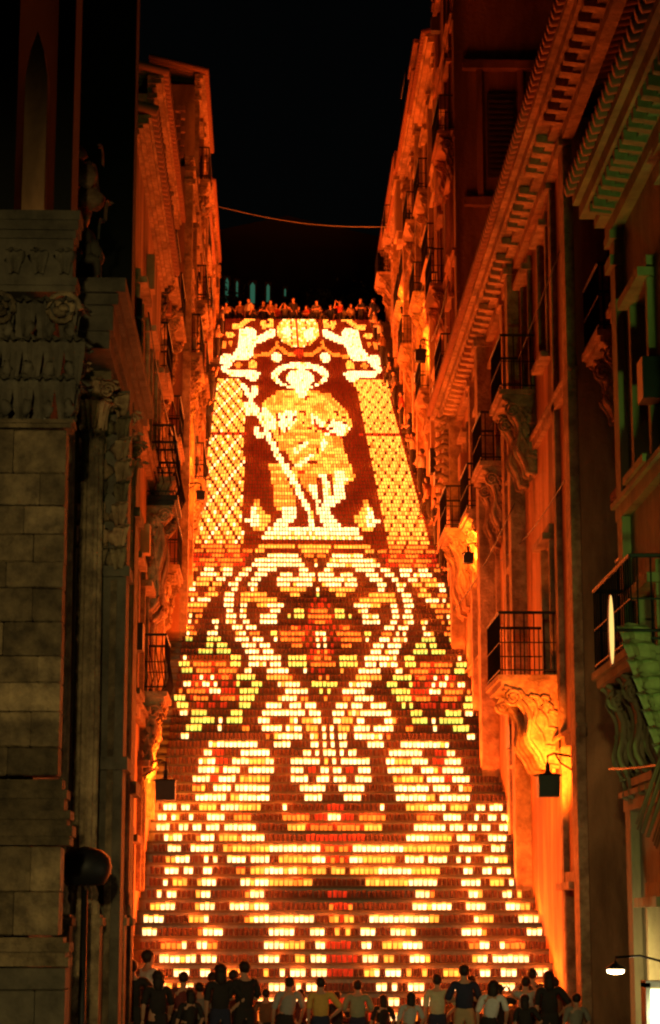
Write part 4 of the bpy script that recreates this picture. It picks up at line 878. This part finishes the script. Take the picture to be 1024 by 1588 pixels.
def pose(kind):
    # facing +y, 1.70 m tall. returns dict of joints
    J = dict(pel=(0, 0, .96), sp=(0, .0, 1.14), ch=(0, -.01, 1.34), nk=(0, .01, 1.455))
    J['shL'], J['shR'] = (-.175, 0, 1.41), (.175, 0, 1.41)
    J['elL'], J['elR'] = (-.215, -.03, 1.13), (.215, -.03, 1.13)
    J['wrL'], J['wrR'] = (-.21, .08, .89), (.21, .08, .89)
    J['hpL'], J['hpR'] = (-.09, 0, .91), (.09, 0, .91)
    J['knL'], J['knR'] = (-.10, .03, .50), (.11, .0, .50)
    J['anL'], J['anR'] = (-.11, -.01, .08), (.13, -.02, .08)
    J['toL'], J['toR'] = (-.13, .16, .03), (.16, .15, .03)
    if kind == 'folded':
        J['elL'], J['elR'] = (-.27, .04, 1.14), (.27, .04, 1.14); J['wrL'], J['wrR'] = (-.02, .21, 1.16), (.03, .23, 1.20)
    if kind == 'raised':
        J['elR'] = (.30, .16, 1.36); J['wrR'] = (.13, .22, 1.58); J['elL'] = (-.29, .15, 1.34); J['wrL'] = (-.09, .24, 1.56)
    if kind == 'hips':
        J['elR'] = (.36, -.06, 1.16); J['wrR'] = (.19, .04, 1.0)
    if kind == 'step':
        J['knL'] = (-.10, .22, .62); J['anL'] = (-.10, .18, .28); J['toL'] = (-.12, .34, .24); J['knR'] = (.10, .03, .5); J['anR'] = (.11, -.1, .09); J['toR'] = (.12, .06, .03)
        J['elL'] = (-.25, -.14, 1.15); J['wrL'] = (-.25, -.05, .9); J['elR'] = (.25, .08, 1.14); J['wrR'] = (.24, .24, .98)
    if kind == 'lean':
        for k in ('sp', 'ch', 'nk', 'shL', 'shR'): J[k] = (J[k][0] + (J[k][2] - .96) * .16, J[k][1] + .02, J[k][2])
        J['elL'] = (-.2, -.02, 1.12); J['elR'] = (.33, -.02, 1.14); J['wrR'] = (.28, .12, .95)
    return J

def lerp(a, b, t): return tuple(a[i] + (b[i] - a[i]) * t for i in range(3))
meshes = {}
def person_meshes(kind):
    if kind in meshes: return meshes[kind]
    J = pose(kind); nx, ny, nz = J['nk']
    body = [[(J['pel'], (.14, .11)), (J['sp'], (.115, .085)), (J['ch'], (.125, .085)), (J['nk'], .06), ((nx, ny + .01, nz + .055), .057), ((nx, ny + .02, nz + .105), (.074, .086)),
             ((nx, ny + .012, nz + .168), (.08, .097)), ((nx, ny + .0, nz + .222), (.047, .056))]]
    for s in 'LR':
        body.append([(J['ch'], .08), (J['sh' + s], .05), (J['el' + s], .043), (lerp(J['el' + s], J['wr' + s], .4), .04), (J['wr' + s], .028)])
        body.append([(J['pel'], .1), (J['hp' + s], .09), (J['kn' + s], .058), (lerp(J['kn' + s], J['an' + s], .3), .058), (J['an' + s], .036), (J['to' + s], .032)])
        w = Vector(J['wr' + s]); d = (w - Vector(J['el' + s])).normalized(); sx = -1 if s == 'L' else 1
        side = d.cross(Vector((sx, 0, .001))).normalized(); palm = w + d * .055
        body.append([(tuple(w - d * .01), .026), (tuple(palm), (.034, .017)), (tuple(palm + d * .03), (.034, .014))])
        for q in range(4):
            b0 = palm + side * (.026 - .0175 * q); ln = (.066, .075, .07, .055)[q]
            body.append([(tuple(b0), .0095), (tuple(b0 + d * (.035 + ln * .45)), .009), (tuple(b0 + d * (.03 + ln * .8) - Vector((sx * .018, 0, 0))), .007)])
        b0 = w + d * .02 + side * .03; body.append([(tuple(b0), .011), (tuple(b0 + side * .02 + d * .03), .010), (tuple(b0 + side * .026 + d * .058), .008)])
    # nose and ears grow from inside the head
    hz = nz + .135
    body.append([((nx, ny + .085, hz + .01), .011), ((nx, ny + .108, hz - .012), .012)])
    for sx in (-1, 1): body.append([((nx + sx * .066, ny + .005, hz + .015), .012), ((nx + sx * .08, ny - .003, hz + .0), (.011, .018))])
    B = skin_mesh('body', body)
    lo_ = (J['pel'][0], J['pel'][1], .93)
    sh = [[(lo_, (.165, .13)), (J['sp'], (.16, .125)), (J['ch'], (.175, .13)), (lerp(J['ch'], J['nk'], .85), (.10, .085))]]
    for s in 'LR': sh.append([(J['ch'], .12), (lerp(J['ch'], J['sh' + s], .5), .10), (J['sh' + s], .082), (lerp(J['sh' + s], J['el' + s], .5), .066), (lerp(J['sh' + s], J['el' + s], 1.0), .062)])
    S = skin_mesh('shirt', sh)
    tr = [[(lerp(J['pel'], J['sp'], .7), (.15, .115)), (J['pel'], (.158, .125))]]
    for s in 'LR': tr.append([(J['pel'], .12), (J['hp' + s], .105), (J['kn' + s], .08), (lerp(J['kn' + s], J['an' + s], .9), .066)])
    T = skin_mesh('trousers', tr)
    h = MB(); top = (nx, ny - .012, nz + .168)
    h.blob(top, .092, .105, .098, 14, 10, jit=.05)
    h.v = [(x, (y if y < ny + .055 or z > nz + .225 else ny + .055), (z if not (y > ny + .02 and z < nz + .2) else nz + .2)) for (x, y, z) in h.v]
    short = h.mesh('hair', [HAIR])
    h2 = MB(); h2.blob(top, .1, .11, .1, 14, 10, jit=.06); h2.blob((nx, ny - .055, nz + .07), .095, .06, .16, 12, 8, jit=.12)
    h2.v = [(x, (y if y < ny + .05 or z > nz + .225 else ny + .05), (z if not (y > ny + .02 and z < nz + .2) else nz + .2)) for (x, y, z) in h2.v]
    long_ = h2.mesh('hair', [HAIR])
    shoe = MB()
    for s in 'LR':
        a, t = J['an' + s], J['to' + s]; c = lerp(a, t, .5); shoe.blob((c[0], c[1], c[2] + .0), .045, .13, .042, 10, 6)
    SH = shoe.mesh('shoes', [WOOD])
    meshes[kind] = (B, S, T, short, long_, SH); return meshes[kind]

HAIR = mat('dark_hair', (.018, .012, .009), rough=.6, bump=.5, bscale=60)
SKIN = mat('skin', (.42, .24, .16), rough=.55, var=.1, bump=0)
for k_ in (HAIR,): pass
cloth = {}
def clothm(c):
    if c not in cloth: cloth[c] = mat('cloth', c, var=.2, scale=8, bump=.5, bscale=16, bdist=.015)
    return cloth[c]
def person(x, y, z, rz, kind, label, shirt, trouser, h=1.7, long_=False, group=None, face=None):
    B, S, T, h1, h2, SH = person_meshes(kind); k = h / 1.71
    r = empty('person', (x, y, z), rz); r.scale = (k * random.uniform(.97, 1.06), k, k); tag(r, label, 'person', group)
    def put(nm, me, m):
        o = link(nm, me, r)
        if not me.materials: me.materials.append(m)
        o.material_slots[0].link = 'OBJECT'; o.material_slots[0].material = m; return o
    put('body', B, SKIN); put('shirt', S, clothm(shirt)); put('trousers', T, clothm(trouser)); put('hair', h2 if long_ else h1, HAIR); put('shoes', SH, WOOD)['kind'] = 'stuff'
    return r
WHT, CRM, YEL, NVY, BLK, BRN, GRY, RED, OLV = (.60, .64, .68), (.46, .50, .50), (.55, .36, .09), (.02, .025, .06), (.02, .018, .018), (.16, .08, .04), (.22, .2, .19), (.35, .05, .03), (.18, .17, .08)
gz = -.47
front = [
 (-2.15, 33.6, 0.1, 'hips', 'person in dark clothes standing by the church corner at far left', BLK, BLK, 1.78, False),
 (-1.95, 34.6, -.9, 'folded', 'person in a light top with face turned, standing behind the dark figure at far left', CRM, BRN, 1.92, False),
 (-1.72, 33.4, .2, 'step', 'dark-haired person in black, second figure from the left corner', BLK, BLK, 1.62, True),
 (-1.42, 34.2, .1, 'lean', 'slim person in dark red standing left of the grey shirt', (.12, .03, .03), BLK, 1.58, False),
 (-1.08, 34.0, 0.0, 'folded', 'short person in a grey shirt, left of the dark embracing pair', GRY, BLK, 1.42, False),
 (-.74, 33.6, .15, 'hips', 'long-haired person in black on the left of the central pair', BLK, NVY, 1.72, True),
 (-.36, 33.7, .5, 'folded', 'broad person in black on the right of the central pair, head tilted', BLK, BLK, 1.76, False),
 (-.02, 34.6, -.2, 'step', 'low figure in a brown top right of the central pair', BRN, BLK, 1.3, False),
 (.29, 34.2, 0.0, 'lean', 'person in a light grey shirt standing left of the yellow shirt', (.30, .31, .30), BLK, 1.50, False),
 (.86, 34.0, .05, 'hips', 'person in a bright yellow shirt with black hair, seen from behind', YEL, NVY, 1.5, False),
 (1.47, 34.4, -.1, 'folded', 'stooping person in an dull olive shirt and dark blue trousers in the middle', (.24, .28, .19), NVY, 1.44, False),
 (2.24, 33.8, .1, 'lean', 'child in a pale top with dark hair, left of the pale shirt', (.4, .42, .42), BRN, 1.27, True),
 (2.74, 34.1, 0.0, 'hips', 'person in a pale shirt with dark hair right of the child', (.50, .47, .32), NVY, 1.54, False),
 (3.16, 33.9, .1, 'folded', 'tall man in a navy shirt and beige trousers, the highest head at lower right', NVY, (.36, .28, .16), 1.70, False),
 (3.52, 33.6, -.3, 'lean', 'woman with bobbed dark hair and a white top beside the navy shirt', WHT, BLK, 1.46, True),
 (3.9, 34.5, .4, 'step', 'dim figure in brown crouching between the white top and the pale jacket', BRN, BLK, 1.15, False),
 (4.2, 34.3, 0.0, 'raised', 'person in a pale grey jacket holding up both hands at lower right', (.36, .40, .42), BLK, 1.5, False),
 (4.5, 33.7, -.1, 'hips', 'person in black with dark hair beside the pale grey jacket', BLK, BLK, 1.6, True),
 (4.78, 33.0, .2, 'lean', 'dark-haired person at far right foot of the ochre wall', (.2, .2, .17), BLK, 1.27, False),
]
front += [
 (-2.3, 34.4, -.3, 'raised', 'dim person in brown behind the far left figure, hands up', BRN, BLK, 1.66, True),
 (-1.25, 33.2, .3, 'lean', 'near person in black cut by the lower edge, left of the grey shirt', BLK, BLK, 1.34, True),
 (-.55, 34.7, -.5, 'raised', 'person lifting both hands between the heads of the central pair', BRN, BLK, 1.60, False),
 (-.9, 34.8, .4, 'hips', 'person in dark brown behind the grey shirt', BRN, BLK, 1.56, False),
 (.55, 34.9, .3, 'step', 'person in dark red between the light grey and yellow shirts, further back', (.10, .03, .03), BLK, 1.28, True),
 (1.15, 34.8, -.4, 'folded', 'small dark figure right of the yellow shirt', BLK, BLK, 1.25, False),
 (1.85, 34.7, .2, 'lean', 'dark figure low between the olive shirt and the child', BLK, BLK, 1.2, True),
 (3.35, 34.8, .5, 'folded', 'dark figure squeezed behind the navy shirt and the white top', BLK, BLK, 1.5, False),
 (4.05, 33.2, -.2, 'hips', 'near person in black at lower right, cut by the edge', BLK, BLK, 1.25, True),
 (4.38, 34.9, .1, 'step', 'person in dark grey behind the pale jacket', (.08, .08, .08), BLK, 1.62, False),
 (4.68, 34.4, .3, 'folded', 'person in brown at the foot of the ochre wall', BRN, BLK, 1.48, False),
 (3.75, 34.2, -.6, 'raised', 'dark person holding something up right of the white top', BLK, BLK, 1.38, True),
]
for (x, y, rz, kd, lab, sc_, tc_, hh, lg) in front: person(x, y, gz, rz, kd, lab, sc_, tc_, hh, lg, 'spectators at the foot of the stairs')
kinds = ['folded', 'hips', 'lean', 'step', 'folded', 'raised']
cols = [(BLK, 'black'), (RED, 'red'), ((.4, .3, .2), 'beige'), (BRN, 'brown'), ((.1, .09, .085), 'grey'), (NVY, 'navy'), ((.45, .42, .36), 'white')]
def near(yv): return int(min(range(N), key=lambda n: abs(dist(n) + .24 - yv)))
spots = [(5.2, 57.5), (5.18, 60.5), (5.2, 63.2), (5.15, 66.0), (5.22, 69.4), (5.12, 72.2), (5.2, 75.0), (5.15, 78.6), (5.12, 82.5), (5.16, 86.0), (5.1, 90.5), (5.15, 94.0), (5.08, 97.0), (5.15, 99.6)]
for i, (x, y) in enumerate(spots):
    n = near(y); c, cn = cols[(i * 3 + 1) % 7]
    wh = ['near the tall red house', 'near the narrow orange house', 'below the roof room', 'below the enclosed balcony', 'near the stair head'][min(4, i // 3)]
    person(x, dist(n) + .26, tread(n), R(70) + random.uniform(-.5, .5), kinds[i % 6], 'person in %s by the right wall, %s, %s of that bunch' % (cn, wh, ['lowest', 'middle', 'highest'][i % 3]), c, BLK, random.uniform(1.55, 1.78), i % 3 == 0, 'spectators along the right wall')
for i, (x, y) in enumerate([(-2.62, 66.0), (-2.52, 70.5), (-2.5, 76.5), (-2.55, 83.0), (-2.6, 92.6), (-2.55, 97.5)]):
    n = near(y); c, cn = cols[(i * 2 + 1) % 7]
    person(x + .12, dist(n) + .26, tread(n), R(-70) + random.uniform(-.5, .5), kinds[(i + 2) % 6], 'person in %s on the steps by the left wall, %s' % (cn, ['lowest of them', 'second lowest', 'by the pale edged house', 'by the far left house', 'second from the top', 'topmost of them'][i]), c, BLK, random.uniform(1.55, 1.75), i % 2 == 0, 'spectators along the left wall')
zt = tread(N - 1)
words_ = ['far left by the low house', 'left of the lantern crest', 'behind the left crest curl', 'over the left cherub', 'left of the middle', 'just left of the crest middle', 'behind the shell of lights', 'just right of the crest middle', 'right of the middle', 'over the right cherub', 'behind the right crest curl', 'right of the lantern crest', 'far right by the low house']
for i in range(32):
    x = -2.35 + i * .235 + random.uniform(-.08, .08); y = 103.6 + (i * 7 % 5) * .5
    c, cn = cols[(i * 5 + 2) % 7]
    person(x, y, zt, math.pi + random.uniform(-.9, .9), kinds[(i * 5) % 6], 'person in %s on the upper square, %s, %s row' % (cn, words_[min(12, i * 13 // 32)], 'front' if y < 104.7 else 'back'), c, BLK, random.uniform(1.5, 1.85), i % 3 == 1, 'crowd on the upper square')
# parked stall with a lit canopy behind the crowd
st = empty('market_stall', (3.2, 107.5, zt)); tag(st, 'dim orange awning of a stall behind the crowd at the top of the stairs', 'stall')
q = MB(); q.add([(-1.2, -.8, 2.1), (1.2, -.8, 2.1), (1.2, .8, 2.7), (-1.2, .8, 2.7)], [(0, 1, 2, 3), (3, 2, 1, 0)]); q.box(-1.2, 1.2, -.82, -.8, 1.85, 2.1); q.build('awning', clothm((.5, .3, .15)), st)
q = MB()
for (x, y) in ((-1.1, -.7), (1.1, -.7), (-1.1, .7), (1.1, .7)): q.tube([(x, y, 0), (x, y, 2.2)], .03, 5)
q.box(-1.1, 1.1, -.5, .5, .85, .92); q.build('frame', WOOD, st)
